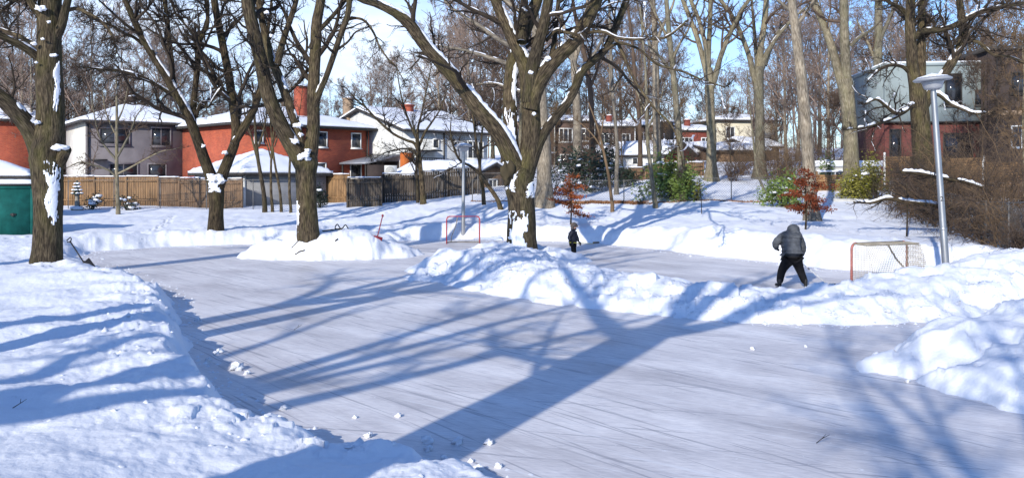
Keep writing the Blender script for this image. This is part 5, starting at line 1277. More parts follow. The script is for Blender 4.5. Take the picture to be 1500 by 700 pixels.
def woods():
    protos = []
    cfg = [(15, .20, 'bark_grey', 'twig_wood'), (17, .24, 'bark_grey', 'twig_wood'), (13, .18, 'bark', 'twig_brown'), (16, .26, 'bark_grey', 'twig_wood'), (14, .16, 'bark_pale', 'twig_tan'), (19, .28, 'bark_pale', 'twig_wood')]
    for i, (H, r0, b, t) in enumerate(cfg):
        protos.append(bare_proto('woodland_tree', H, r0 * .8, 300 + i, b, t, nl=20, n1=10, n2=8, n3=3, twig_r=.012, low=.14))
    rng = np.random.default_rng(400); used = [False] * len(protos)
    spots = []
    # (u range, Y range, count): dense at the left and right, sparse where the sky shows
    for u0, u1, y0, y1, n in ((-60, 270, 78, 104, 19), (270, 480, 84, 112, 8), (480, 640, 92, 120, 7), (640, 800, 88, 118, 14), (800, 1010, 102, 124, 10), (1010, 1100, 118, 130, 5), (1100, 1290, 76, 112, 9), (1290, 1560, 74, 100, 13)):
        for k in range(n):
            spots.append(((u0 + (u1 - u0) * (k + rng.uniform(.1, .9)) / n), rng.uniform(y0, y1), 1 if not 270 < u0 + 1 < 640 else .72))
    for i, (u, Y, sc) in enumerate(spots):
        if 990 < u < 1105: sc = .62
        x, y = A(u, Y); k = int(rng.integers(0, len(protos))); s = sc * rng.uniform(.85, 1.2)
        side = 'left' if u < 640 else 'right'
        lab = ('bare purplish-brown woodland tree in the dense wood behind the left-hand houses' if u < 640 else 'bare purplish-brown woodland tree in the wood behind the right-hand slope')
        grp = 'woodland trees behind the left-hand houses' if u < 640 else 'woodland trees behind the right-hand slope'
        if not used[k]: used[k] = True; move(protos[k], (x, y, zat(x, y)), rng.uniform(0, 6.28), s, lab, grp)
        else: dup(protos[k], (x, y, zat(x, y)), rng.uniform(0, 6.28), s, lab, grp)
    for i, u in enumerate((812, 846, 872, 912, 968, 1070, 1136, 1222)):
        Y = rng.uniform(64, 92); x, y = A(u, Y)
        dup(protos[(4, 2)[i % 2]], (x, y, zat(x, y)), rng.uniform(0, 6.28), rng.uniform(.36, .52), 'small twiggy bare tree standing before the houses up the slope', 'small bare trees up the slope')
    for i, (u, Y, s_) in enumerate(((1440, 54, .62), (1500, 50, .7))):
        x, y = A(u, Y)
        dup(protos[(2, 4)[i % 2]], (x, y, zat(x, y)), 1.3 * i, s_, 'bare twiggy tree standing in front of the buildings at the far right', 'bare trees in front of the far-right buildings')
    # the far wood: one hazy mass of thin stems and twigs
    mb = MB(); rng = np.random.default_rng(410); n = 135
    u = rng.uniform(-320, 1820, n); Y = rng.uniform(124, 165, n); x = (u - 750) / F * Y; z = height(x, Y)
    H = rng.uniform(9, 16, n) * np.where((u > 440) & (u < 640), .75, 1) * np.where((u > 1000) & (u < 1110), .7, 1); K = 8
    P = np.stack([x[:, None] + np.cumsum(rng.normal(0, .12, (n, K)), 1), Y[:, None] + np.cumsum(rng.normal(0, .12, (n, K)), 1), z[:, None] + H[:, None] * np.linspace(0, 1, K)[None]], 2)
    Rr = np.linspace(.12, .03, K)[None] * np.ones((n, 1))
    mb.tubes(P, Rr, 4, False)
    P1, R1 = spawn(P, Rr, 14, .2, .98, (R(20), R(50)), .4, 6, .12, .06, .5, rng, .5, 6, .03); mb.tubes(P1, R1, 3, False)
    P2, R2 = spawn(P1, R1, 9, .1, 1, (R(20), R(60)), .45, 4, .2, .05, .5, rng, .4, 3, .018); mb.tubes(P2, R2, 3, False)
    P3, R3 = spawn(P2, R2, 4, .1, 1, (R(20), R(60)), .6, 3, .2, .03, .6, rng, .3, 2, .014); mb.tubes(P3, R3, 3, False)
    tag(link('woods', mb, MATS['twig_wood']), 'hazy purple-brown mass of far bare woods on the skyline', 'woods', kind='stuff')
# ------------------------------------------------------------------ people
def skin_body(name, joints, edges, root, mat, parent, sub=2, quilt=0.0, smooth=True):
    """one continuous surface grown round a posed skeleton; joints = {name: (x, y, z, radius)}"""
    keys = list(joints); idx = {k: i for i, k in enumerate(keys)}
    me = bpy.data.meshes.new(name); me.from_pydata([joints[k][:3] for k in keys], [(idx[a], idx[b]) for a, b in edges], [])
    ob = bpy.data.objects.new(name, me); COL.objects.link(ob)
    ob.modifiers.new('Skin', 'SKIN')
    sv = me.skin_vertices[0].data
    for k, i in idx.items():
        r = joints[k][3]; sv[i].radius = (r, r) if np.isscalar(r) else r; sv[i].use_root = (k == root)
    m = ob.modifiers.new('Sub', 'SUBSURF'); m.levels = sub; m.render_levels = sub
    dg = bpy.context.evaluated_depsgraph_get(); dg.update()
    nm = bpy.data.meshes.new_from_object(ob.evaluated_get(dg)); nm.name = name
    bpy.data.objects.remove(ob); bpy.data.meshes.remove(me)
    if quilt:
        n = len(nm.vertices); co = np.zeros(n * 3, np.float32); no = np.zeros(n * 3, np.float32)
        nm.vertices.foreach_get('co', co); nm.vertices.foreach_get('normal', no); co = co.reshape(-1, 3); no = no.reshape(-1, 3)
        co += no * (quilt * (np.abs(np.sin(co[:, 2:3] * np.pi / .115)) - .5)); nm.vertices.foreach_set('co', co.ravel()); nm.update()
    nm.polygons.foreach_set('use_smooth', np.ones(len(nm.polygons), bool))
    nm.materials.clear(); nm.materials.append(mat)
    if name == 'body':
        nm.materials.append(MATS['trouser_black']); zs = max(v.co.z for v in nm.vertices) * .86
        for f in nm.polygons: f.material_index = 0 if f.center.z > zs else 1
    o = bpy.data.objects.new(name, nm); COL.objects.link(o); o.parent = parent
    return o

def glove(parent, c, grip, k=1.0):
    """a mitt closed round a shaft running along grip"""
    g = Vector(grip).normalized(); up = g.cross(Vector((0, 0, 1))).normalized(); n = up.cross(g)
    M = Matrix((g, up, n)).transposed(); c = Vector(c); m = MB()
    T = lambda x, y, z: tuple(c + M @ Vector((x * k, y * k, z * k)))
    m.ell(tuple(c + M @ Vector((0, .035 * k, 0))), (.05 * k, .022 * k, .048 * k), 8, M=M.to_4x4())
    for i in range(4):
        x = -.034 + .023 * i; ln = (1, 1.1, 1.05, .85)[i]
        m.path([T(x, .035, .035), T(x, .0, .046 * ln), T(x, -.034 * ln, .02), T(x, -.032 * ln, -.014), T(x, -.010, -.026)], [.013 * k, .0125 * k, .012 * k, .011 * k, .008 * k], 7, 12)
    m.path([T(-.045, .03, -.01), T(-.052, -.005, -.035), T(-.03, -.030, -.036), T(-.008, -.036, -.022)], [.015 * k, .014 * k, .012 * k, .009 * k], 7, 10)
    m.path([T(0, .04, -.03), T(0, .075, -.085)], [.04 * k, .048 * k], 9)
    return link('glove', m, MATS['glove'], parent, True, local=True)

def skate(parent, ankle, toe, k=1.0, mat='black'):
    a = Vector(ankle); t = Vector(toe); d = (t - a); d.z = 0; d.normalize(); s = Vector((-d.y, d.x, 0))
    M = Matrix((d, s, Vector((0, 0, 1)))).transposed()
    P = lambda x, y, z: tuple(Vector((a.x, a.y, 0)) + M @ Vector((x * k, y * k, z * k)))
    m = MB(); m.path([P(-.01, 0, .24), P(-.02, 0, .14), P(-.01, 0, .085), P(.08, 0, .085), P(.17, 0, .078), P(.215, 0, .072)], [.055 * k, .052 * k, .052 * k, .047 * k, .042 * k, .025 * k], 10, 20)
    b = link('skate', m, MATS[mat], parent, True, local=True)
    m = MB(); R4 = M.to_4x4(); R4.translation = Vector((a.x, a.y, 0))
    m.box(-.06 * k, .21 * k, -.003, .003, .003, .028 * k, R4)
    m2 = MB(); m2.box(-.05 * k, .0, -.012 * k, .012 * k, .0282 * k, .05 * k, R4); m2.box(.12 * k, .18 * k, -.012 * k, .012 * k, .0282 * k, .045 * k, R4)
    link('blade', m, MATS['blade_metal'], b, local=True); link('blade_holder', m2, MATS['plastic_white'], b, local=True)
    return b

def head_parts(parent, c, r, face, k=1.0):
    """nose, eyes, mouth and ears on a head of radius r looking along face"""
    f = Vector(face).normalized(); s = Vector((0, 0, 1)).cross(f).normalized(); u = f.cross(s); c = Vector(c)
    P = lambda a, b, d: tuple(c + f * a * r + s * b * r + u * d * r)
    m = MB(); m.path([P(.86, 0, .18), P(1.06, 0, -.08), P(.98, 0, -.2)], [.05 * r, .15 * r, .07 * r], 8, 8)
    for e in (-1, 1): m.ell(P(.05, e * .9, -.02), (.16 * r, .1 * r, .24 * r), 6)
    link('nose', m, MATS['skin'], parent, True, local=True)
    for e in (-1, 1): link('eye', MB().ell(P(.84, e * .34, .10), (.1 * r, .12 * r, .08 * r), 7), MATS['black'], parent, True, local=True)
    link('mouth', MB().ell(P(.82, 0, -.46), (.14 * r, .24 * r, .06 * r), 7), MATS['lips'], parent, True, local=True)

def hockey_stick(label, a, b, blade_dir, shaft='stick_white', tape=True, k=1.0):
    a = np.array(a, float); b = np.array(b, float)
    root = thing('hockey_stick', label, 'hockey stick', b)
    link('shaft', MB().rod(a, b, .015 * k, 6, .013 * k), MATS[shaft], root, True)
    bd = np.array(blade_dir, float); bd /= np.linalg.norm(bd); up = np.array([0, 0, 1.])
    e = np.cross(bd, up) * .006
    q = [b - bd * .03, b + bd * .29 * k, b + bd * .29 * k + up * .06, b - bd * .02 + up * .075]
    v = [p + e for p in q] + [p - e for p in q]
    link('blade', MB().add(v, [[0, 1, 2, 3], [7, 6, 5, 4], [0, 4, 5, 1], [1, 5, 6, 2], [2, 6, 7, 3], [3, 7, 4, 0]]), MATS['black'], root)
    d = (b - a); 
    if tape:
        link('grip_tape', MB().rod(a - d * .002, a + d * .09, .019 * k, 7), MATS['black'], root, True)
        link('shaft_band', MB().rod(a + d * .52, a + d * .56, .0165 * k, 7), MATS['black'], root, True)
    return root

def people():
    # adult, seen from behind, bent forward over the stick
    ox, oy = 7.63, 24.1
    t = thing('person', 'adult seen from behind in grey quilted jacket and black trousers, bent over a hockey stick', 'person', (ox, oy, 0))
    J = dict(pelvis=(-.02, .03, .86, .10), waist=(-.02, .08, 1.02, .11), chest=(0, .19, 1.25, .14), upper=(.02, .27, 1.39, .11), neck=(.07, .33, 1.48, .06), head0=(.12, .37, 1.545, .085), head1=(.135, .39, 1.62, .095),
             shl=(-.19, .24, 1.37, .07), ell=(-.42, .27, 1.18, .048), wrl=(-.30, .46, 1.02, .032), hal=(-.22, .50, .98, .035), shr=(.22, .25, 1.36, .07), elr=(.38, .30, 1.06, .048), wrr=(.32, .39, .78, .032), har=(.31, .42, .70, .035),
             hpl=(-.12, .02, .78, .075), knl=(-.27, .12, .46, .065), anl=(-.37, 0, .12, .045), tol=(-.40, .12, .07, .035), hpr=(.09, .02, .78, .075), knr=(.23, .13, .46, .065), anr=(.35, .02, .12, .045), tor=(.39, .14, .07, .035))
    E = [('pelvis', 'waist'), ('waist', 'chest'), ('chest', 'upper'), ('upper', 'neck'), ('neck', 'head0'), ('head0', 'head1'), ('upper', 'shl'), ('shl', 'ell'), ('ell', 'wrl'), ('wrl', 'hal'), ('upper', 'shr'), ('shr', 'elr'), ('elr', 'wrr'), ('wrr', 'har'),
         ('pelvis', 'hpl'), ('hpl', 'knl'), ('knl', 'anl'), ('anl', 'tol'), ('pelvis', 'hpr'), ('hpr', 'knr'), ('knr', 'anr'), ('anr', 'tor')]
    skin_body('body', J, E, 'pelvis', MATS['skin'], t)
    Jk = dict(hem=(-.02, .02, .83, .265), pelvis=(-.02, .05, .95, .27), waist=(-.02, .11, 1.08, .262), chest=(-.01, .19, 1.24, .262), upper=(.02, .27, 1.38, .205), collar=(.08, .34, 1.47, .13),
              shl=(-.21, .25, 1.365, .135), ml=(-.33, .27, 1.27, .125), ell=(-.40, .30, 1.16, .11), wrl=(-.30, .46, 1.02, .062), shr=(.235, .26, 1.365, .135), mr=(.32, .275, 1.21, .115), elr=(.375, .30, 1.05, .105), mr2=(.355, .34, .92, .09), wrr=(.32, .39, .79, .058))
    Ek = [('hem', 'pelvis'), ('pelvis', 'waist'), ('waist', 'chest'), ('chest', 'upper'), ('upper', 'collar'), ('upper', 'shl'), ('shl', 'ml'), ('ml', 'ell'), ('ell', 'wrl'), ('upper', 'shr'), ('shr', 'mr'), ('mr', 'elr'), ('elr', 'mr2'), ('mr2', 'wrr')]
    j = skin_body('jacket', Jk, Ek, 'waist', MATS['jacket_grey'], t, 3, .008)
    for z0, y0, rr in ((.87, .03, .272), (.99, .07, .276), (1.11, .125, .270), (1.23, .18, .268)):
        pts = [(-.02 + rr * .97 * math.cos(a), y0 + rr * .97 * math.sin(a), z0 + .0 * math.sin(a)) for a in np.linspace(0, 2 * np.pi, 25)]
        link('seam', MB().path(pts, .010, 5), MATS['black'], j, True, local=True)
    h = MB(); h.ell((.125, .36, 1.56), (.17, .175, .155), 12, .08); h.ell((.10, .28, 1.47), (.20, .14, .10), 10, .1)
    link('hood', h, MATS['jacket_grey'], t, True, local=True)
    link('hood_seam', MB().path([(.125 + .168 * math.cos(a), .33 + .03 * math.sin(a), 1.555 + .10 * math.sin(a)) for a in np.linspace(R(200), R(-20), 14)], .006, 5), MATS['black'], t, True, local=True)
    Jt = dict(top=(-.02, .01, .90, .19), hpl=(-.11, 0, .77, .18), t1=(-.20, .07, .62, .145), knl=(-.275, .11, .46, .118), c1=(-.325, .06, .28, .105), anl=(-.37, .0, .10, .092), hpr=(.09, 0, .77, .18), t2=(.165, .08, .62, .145), knr=(.235, .12, .46, .118), c2=(.295, .07, .28, .105), anr=(.35, .02, .10, .092))
    skin_body('trousers', Jt, [('top', 'hpl'), ('hpl', 't1'), ('t1', 'knl'), ('knl', 'c1'), ('c1', 'anl'), ('top', 'hpr'), ('hpr', 't2'), ('t2', 'knr'), ('knr', 'c2'), ('c2', 'anr')], 'top', MATS['trouser_black'], t)
    skate(t, (-.37, 0, .09), (-.41, .2, .05)); skate(t, (.35, .02, .09), (.41, .22, .05))
    head_parts(t, (.135, .39, 1.60), .098, (.1, 1, -.45))
    bl = np.array([8.76, 24.45, .01]); hr = np.array([ox + .31, oy + .43, .69]); d = (hr - bl); top = bl + d * 1.52
    glove(t, tuple(hr - np.array([ox, oy, 0])), tuple(d)); hl = bl + d * 1.46
    glove(t, tuple(hl - np.array([ox, oy, 0])), tuple(d))
    hockey_stick('white hockey stick in the hands of the adult in grey', top, bl, (.8, .5, 0))
    # child in navy
    ox, oy = 2.27, 33.0
    t = thing('person', 'child in a navy snowsuit and furry hat, standing with a yellow hockey stick', 'person', (ox, oy, 0))
    J = dict(pelvis=(0, 0, .62, .10), waist=(-.01, 0, .76, .095), chest=(-.02, 0, .90, .105), upper=(0, 0, 1.0, .08), neck=(.02, -.01, 1.07, .045), head0=(.05, -.02, 1.13, .075), head1=(.06, -.03, 1.21, .085),
             shl=(-.03, -.14, .98, .05), ell=(-.17, -.18, .78, .038), wrl=(-.10, -.24, .64, .027), hal=(-.06, -.25, .61, .03), shr=(.03, .13, .98, .05), elr=(.14, .08, .78, .038), wrr=(.21, -.08, .62, .027), har=(.24, -.12, .59, .03),
             hpl=(-.02, -.07, .58, .075), knl=(.0, -.09, .34, .055), anl=(-.02, -.10, .10, .04), tol=(.08, -.11, .06, .03), hpr=(.01, .07, .58, .075), knr=(.05, .09, .34, .055), anr=(.05, .10, .10, .04), tor=(.15, .09, .06, .03))
    skin_body('body', J, E, 'pelvis', MATS['skin'], t)
    Jk = dict(hem=(-.01, 0, .56, .155), pelvis=(-.01, 0, .66, .16), waist=(-.02, 0, .78, .155), chest=(-.02, 0, .90, .16), upper=(0, 0, .99, .115), collar=(.02, -.01, 1.06, .07), shl=(-.03, -.13, .97, .085), ell=(-.165, -.17, .78, .075), wrl=(-.10, -.235, .645, .05), shr=(.03, .12, .97, .085), elr=(.14, .07, .78, .075), wrr=(.20, -.07, .63, .05))
    skin_body('jacket', Jk, [('hem', 'pelvis'), ('pelvis', 'waist'), ('waist', 'chest'), ('chest', 'upper'), ('upper', 'collar'), ('upper', 'shl'), ('shl', 'ell'), ('ell', 'wrl'), ('upper', 'shr'), ('shr', 'elr'), ('elr', 'wrr')], 'waist', MATS['navy'], t, 3, .008)
    Jt = dict(top=(0, 0, .62, .13), hpl=(-.02, -.07, .55, .10), knl=(.0, -.09, .34, .085), anl=(-.02, -.10, .09, .08), hpr=(.01, .07, .55, .10), knr=(.05, .09, .34, .085), anr=(.05, .10, .09, .08))
    skin_body('trousers', Jt, [('top', 'hpl'), ('hpl', 'knl'), ('knl', 'anl'), ('top', 'hpr'), ('hpr', 'knr'), ('knr', 'anr')], 'top', MATS['trouser_black'], t)
    skate(t, (-.02, -.10, .09), (.1, -.12, .05), .75); skate(t, (.05, .10, .09), (.16, .09, .05), .75)
    head_parts(t, (.062, -.03, 1.185), .088, (.85, -.5, 0))
    hb = MB(); hb.ell((.03, -.012, 1.235), (.118, .118, .098), 10, .12)
    for k in range(16):
        a = R(-30) + R(300) * 0 + k / 15 * R(250) + R(25); hb.ell((.045 + .105 * math.cos(a), -.02 + .105 * math.sin(a), 1.20), (.035, .035, .045), 6, .3)
    for k in range(7): hb.ell((.02 - .05, -.10 + k * .025, 1.13), (.045, .03, .06), 6, .3)
    link('fur_hat', hb, MATS['fur'], t, True, local=True)
    link('scarf', MB().path([(.02 + .085 * math.cos(a), -.01 + .085 * math.sin(a), 1.075) for a in np.linspace(0, 2 * np.pi, 14)], .032, 8), MATS['navy'], t, True, local=True)
    h1 = np.array([ox - .06, oy - .26, .60]); h2 = np.array([ox + .24, oy - .13, .575]); d = h2 - h1
    glove(t, tuple(h1 - np.array([ox, oy, 0])), tuple(d), .8); glove(t, tuple(h2 - np.array([ox, oy, 0])), tuple(d), .8)
    hockey_stick('yellow hockey stick held level by the child', h1 - d * .35, h2 + d * 1.75, (.9, .3, .05), 'stick_yellow', False, .85)

# ------------------------------------------------------------------ hockey goals
def goal(label, loc, rz, W, H, D, frame, net, wr, step, tube=.03, cut=True):
    t = thing('hockey_goal', label, 'hockey goal', loc, rz, 'hockey goals')
    w = W / 2; c = .16
    arc = lambda s: [(s * (w - c + c * math.sin(a)), 0, H - c + c * math.cos(a)) for a in np.linspace(R(90), 0, 7)]
    link('goal_post', MB().path([(-w, 0, 0)] + [(-w, 0, H * .5)] + arc(-1), tube, 10), MATS[frame], t, True, local=True)
    link('goal_post', MB().path([(w, 0, 0)] + [(w, 0, H * .5)] + arc(1), tube, 10), MATS[frame], t, True, local=True)
    link('crossbar', MB().path([(-w + c, 0, H), (w - c, 0, H)], tube * .8, 10), MATS[frame if not cut else 'net_band'], t, True, local=True)
    prof = np.array([(0, H), (.30 * D, H - .01), (.56 * D, H - .03), (.70 * D, H * .80), (.84 * D, H * .48), (.95 * D, H * .16), (D, .03)])
    link('base_frame', MB().path([(-w, 0, .03), (-w * .98, D * .7, .03), (-w * .8, D, .03), (w * .8, D, .03), (w * .98, D * .7, .03), (w, 0, .03)], tube * .8, 8), MATS['net_band'], t, True, local=True)
    link('top_shelf', MB().path([(-w + .05, 0, H - .02), (-w * .95, .54 * D, H - .03), (w * .95, .54 * D, H - .03), (w - .05, 0, H - .02)], tube * .35, 8), MATS['net_band'], t, True, local=True)
    link('back_brace', MB().path([(-.25, .0, H - .02), (-.35, .3 * D, H * .62), (-.52, .75 * D, .30), (-.55, D, .03)], tube * .7, 8), MATS['net_band'], t, True, local=True)
    m = MB(); pp, _ = catmull(prof, np.ones(len(prof)), 40)
    sag = lambda x, s: .05 * np.sin(np.pi * s) * np.cos(x / w * np.pi / 2) 
    s = np.linspace(0, 1, 40)
    xs = np.arange(-w * .97, w * .971, step)
    m.tubes(np.stack([np.stack([np.full(40, x) + .012 * perlin(s * 6 + x * 3, s * 0 + x), pp[:, 0] + sag(x, s) + .02 * perlin(s * 4, s * 0 + x * 2), pp[:, 1]], 1) for x in xs]), np.full((len(xs), 40), wr), 3, False)
    ln = np.concatenate([[0], np.cumsum(np.linalg.norm(np.diff(pp, axis=0), axis=1))])
    xx = np.linspace(-w * .97, w * .97, 24)
    ss = np.arange(step, ln[-1], step) / ln[-1]
    m.tubes(np.stack([np.stack([xx, np.interp(q, ln / ln[-1], pp[:, 0]) + sag(xx, q) + .02 * perlin(xx * 2, 0 * xx + q * 4), np.interp(q, ln / ln[-1], pp[:, 1]) + .012 * perlin(xx * 3, 0 * xx + q * 9)], 1) for q in ss]), np.full((len(ss), 24), wr), 3, False)
    for sd in (-1, 1):
        a = []; 
        for y in np.arange(step, D * .97, step): a.append([(sd * w * .97, y, .03), (sd * w * .96, y, np.interp(y, prof[:, 0], prof[:, 1]))])
        for z in np.arange(step, H - .03, step): a.append([(sd * w * .97, 0, z), (sd * w * .96, np.interp(-z, -prof[:, 1], prof[:, 0]), z)])
        a = np.array(a); m.tubes(a, np.full(a.shape[:2], wr), 3, False)
    link('net', m, MATS[net], t, local=True)
    return t

def lamp(label, base, H, tilt=0., number=None, hat=.48):
    t = thing('street_lamp', label, 'street lamp', base, 0, 'park lamps'); t.rotation_euler = (0, tilt, 0)
    link('pole', MB().lathe([(.094, -.6), (.094, .0), (.09, 1.3), (.088, 1.31), (.082, 1.36), (.074, H - .55), (.07, H - .42)], 20), MATS['metal_galv'], t, True, local=True)
    link('base_collar', MB().lathe([(.097, 1.30), (.099, 1.31), (.099, 1.345), (.09, 1.36)], 20), MATS['metal_galv'], t, True, local=True)
    k = hat / .48
    link('lamp_bowl', MB().lathe([(.0, H - .43), (.10 * k, H - .43), (.20 * k, H - .41), (.235 * k, H - .36), (.255 * k, H - .27), (.30 * k, H - .19), (.0, H - .19)], 28), MATS['metal_lamp'], t, True, local=True)
    s = link('lamp_shade', MB().lathe([(.27 * k, H - .20), (.44 * k, H - .20), (.48 * k, H - .175), (.475 * k, H - .15), (.38 * k, H - .10), (.2 * k, H - .065), (.08 * k, H - .05), (.08 * k, H - .01), (.0, H)], 32), MATS['metal_lamp'], t, True, local=True)
    link('snow_cap', MB().lathe([(.40 * k, H - .112), (.36 * k, H - .085), (.2 * k, H - .052), (.0, H + .008)], 24), MATS['snow'], s, True, local=True)
    if number:
        cu = bpy.data.curves.new('number', 'FONT'); cu.body = number; cu.size = .17; cu.align_x = 'CENTER'; cu.extrude = .002
        tmp = bpy.data.objects.new('number', cu); COL.objects.link(tmp); dg = bpy.context.evaluated_depsgraph_get(); dg.update()
        nm = bpy.data.meshes.new_from_object(tmp.evaluated_get(dg)); bpy.data.objects.remove(tmp); bpy.data.curves.remove(cu)
        o = bpy.data.objects.new('number', nm); COL.objects.link(o); nm.materials.clear(); nm.materials.append(MATS['black']); o.parent = t
        o.location = (-.018, -.0855, 2.05); o.rotation_euler = (R(90), 0, 0)
    return t

def shovel(label, top, foot, shaft, blade=None, grip='d', mat2=None):
    top = np.array(top, float); foot = np.array(foot, float); d = top - foot; d /= np.linalg.norm(d)
    t = thing('snow_shovel', label, 'shovel', foot)
    s = np.cross(d, [0, 1, 0]); s /= np.linalg.norm(s)
    link('handle', MB().rod(foot, top - d * .06, .02, 8), MATS[shaft], t, True)
    m = MB()
    if grip == 'd': m.path([top - d * .10, top - d * .03 + s * .075, top + d * .03 + s * .07, top + d * .03 - s * .07, top - d * .03 - s * .075, top - d * .10], .018, 8)
    else: m.ell(top, (.045, .045, .06), 8)
    link('grip', m, MATS[mat2 or shaft], t, True)
    f = np.cross(s, d); w = .2
    q = [foot + s * w * a + d * b + f * c for a, b, c in ((-1, .06, .0), (1, .06, .0), (1, -.36, .05), (-1, -.36, .05))]
    v = q + [p + f * .012 for p in q]
    link('blade', MB().add(v, [[0, 1, 2, 3], [7, 6, 5, 4], [0, 4, 5, 1], [1, 5, 6, 2], [2, 6, 7, 3], [3, 7, 4, 0]]).ell(foot + d * .04, (.035, .035, .06), 7), MATS[blade or shaft], t)
    return t

def props():
    goal('near hockey goal seen from behind, faded red posts and sagging net', (10.2, 24.62, 0), R(201.7), 1.98, 1.2, .85, 'red_faded', 'net', .0058, .056, .036)
    goal('far small hockey goal with a bright red frame at the far end of the ice', (-2.21, 40.2, 0), R(4), 1.5, 1.24, .8, 'red_paint', 'net_far', .0030, .07, .027, False)
    x, y = A(1387, 23.0); lamp('near tall metal lamp post tilting to the left, marked with a 2', (x, y, .35), 5.36, R(-4.1), '2', .475)
    x, y = A(678.5, 43.2); lamp('far metal lamp post standing upright behind the far goal', (x, y, zat(x, y)), 4.45 if zat(x, y) < .3 else 4.1, R(.2), None, .46)
    # tools in the snow
    f = G(124, 25.6); shovel('black snow shovel with a D grip, stuck slanting in snow beside the left-edge tree', PX(101, 351, 25.9), f, 'black')
    f = G(552.5, 33.6, .0); shovel('dark red shovel standing upright at the end of the low mound', PX(560.5, 316, 33.7), f, 'red_shovel', grip='k')
    zt = zat(*A(503, 34.8))
    t = thing('scoop_handle', 'bent black scoop handle lying on top of the low mound', 'snow scoop', (*A(503, 34.8), zt))
    p = [PX(u, v, 34.8) for u, v in ((498, 337.5), (491, 334), (494, 328.5), (500, 335.5), (506, 329.5), (511, 336.5))]
    link('handle', MB().path(p, .022, 7, 40), MATS['black'], t, True)
    p = [PX(u, v, 34.7) for u, v in ((496, 335), (500, 338), (505, 336))]; link('crossbar', MB().path(p, .025, 7), MATS['black'], t, True)
    for i, (u0, Y0, u1, Y1, lab) in enumerate(((427, 32.75, 450, 33.0, 'longer dark stick lying on the front of the low mound, left of the tree'), (432, 32.4, 447, 32.55, 'shorter dark stick below the longer one on the low mound'), (472, 34.2, 503, 34.5, 'thin dark stick lying along the crest of the low mound'), (491, 32.9, 495, 33.0, 'small dark twig piece on the front of the low mound'))):
        a = G(u0, Y0, .035); b = G(u1, Y1, .04); n = 9; s = np.linspace(0, 1, n)[:, None]; P = a + (b - a) * s; P[:, 2] = np.maximum(P[:, 2], height(P[:, 0], P[:, 1]) + .012)
        tag(link('stick', MB().path(P, [.024] * 8 + [.014], 7), MATS['bark_dark'], None, True), lab, 'stick', 'sticks on the mound')
    # teal bin and green hut at the left edge
    x, y = A(48, 39.0); zb = zat(x - 1, y)
    t = thing('storage_bin', 'big teal steel storage bin with snow on its lid at the left edge', 'storage bin', (x, y, zb), R(3))
    link('body', MB().box(-3.2, 0, 0, 1.9, -.3, 2.15).box(-3.2, .03, -.03, -.003, 2.02, 2.15).box(-.09, .03, -.035, -.003, -.3, 2.017), MATS['teal'], t, local=True)
    link('lid', MB().box(-3.25, .06, -.08, 1.98, 2.153, 2.24), MATS['trim_dark'], t, local=True)
    sb = MB(); gx = np.linspace(-3.25, .04, 24); gy = np.linspace(-.06, 1.95, 10); X, Y = np.meshgrid(gx, gy, indexing='ij')
    Z = 2.243 + .17 * np.clip(np.minimum(np.minimum(X + 3.25, .04 - X), np.minimum(Y + .06, 1.95 - Y)) / .2, 0, 1) ** .5 * (1 + .2 * perlin(X * 2, Y * 2))
    i = np.arange(23)[:, None]; j = np.arange(9)[None]
    link('snow_cover', sb.add(np.stack([X, Y, Z], 2).reshape(-1, 3), np.stack([i * 10 + j, (i + 1) * 10 + j, (i + 1) * 10 + j + 1, i * 10 + j + 1], 2).reshape(-1, 4)), MATS['snow'], t, True, local=True)
    link('latch', MB().box(-.94, -.70, -.05, -.004, .86, .93).box(-.87, -.77, -.08, -.052, .80, .95), MATS['trim_dark'], t, local=True)
    x, y = A(38, 49); zb = zat(x, y)
    t = thing('garden_hut', 'small green sided hut with a snow-covered roof behind the teal bin', 'hut', (x, y, 0), R(20))
    walls(t, -4, 0, 0, 3, zb - .5, 3.15, 'siding_green'); roof_parts(t, -4, 0, 0, 3, 3.1, .38, 'hip', .3, .22, seed=41)
    window(t, -1.6, 1.9, .8, .7, sash=0, frame='trim_dark')
    # garden ornament and small lamp by the fence
    x, y = A(113, 55.4); zb = zat(x, y)
    t = thing('garden_ornament', 'small pale stone pedestal topped with a snow-covered cone, before the tan fence', 'garden ornament', (x, y, zb))
    link('base', MB().lathe([(.0, -.1), (.36, -.1), (.36, .12), (.22, .2), (.0, .2)], 14), MATS['stone'], t, True, local=True)
    link('pillar', MB().lathe([(.15, .2), (.13, .5), (.11, .9), (.18, 1.0), (.0, 1.0)], 14), MATS['stone'], t, True, local=True)
    c = MB()
    for k in range(4): c.lathe([(.36 - .07 * k, 1.0 + .2 * k), (.2 - .05 * k, 1.12 + .2 * k), (.06, 1.26 + .2 * k)], 12)
    link('cone', c, MATS['leaf_dark'], t, local=True)
    s = MB()
    for k in range(4):
        for a in range(5): s.ell(((.27 - .06 * k) * math.cos(a * 1.3 + k), (.27 - .06 * k) * math.sin(a * 1.3 + k), 1.09 + .2 * k), (.12, .12, .05), 6, .4)
    s.ell((0, -.05, .16), (.46, .4, .12), 8, .2)
    link('snow_cover', s, MATS['snow'], t, True, local=True)
    # flag stones / step edge below the ivy
    x, y = A(1228, 49.5); link_ = link('step', MB().box(x - .2, x + 2.2, y, y + .5, zat(x, y) - .2, zat(x, y) + .16), MATS['concrete'])
    tag(link_, 'low grey step edge in the snow beneath the ivy', 'step')
    # lumps of snow that rolled onto the ice
    rng = np.random.default_rng(500); base = None
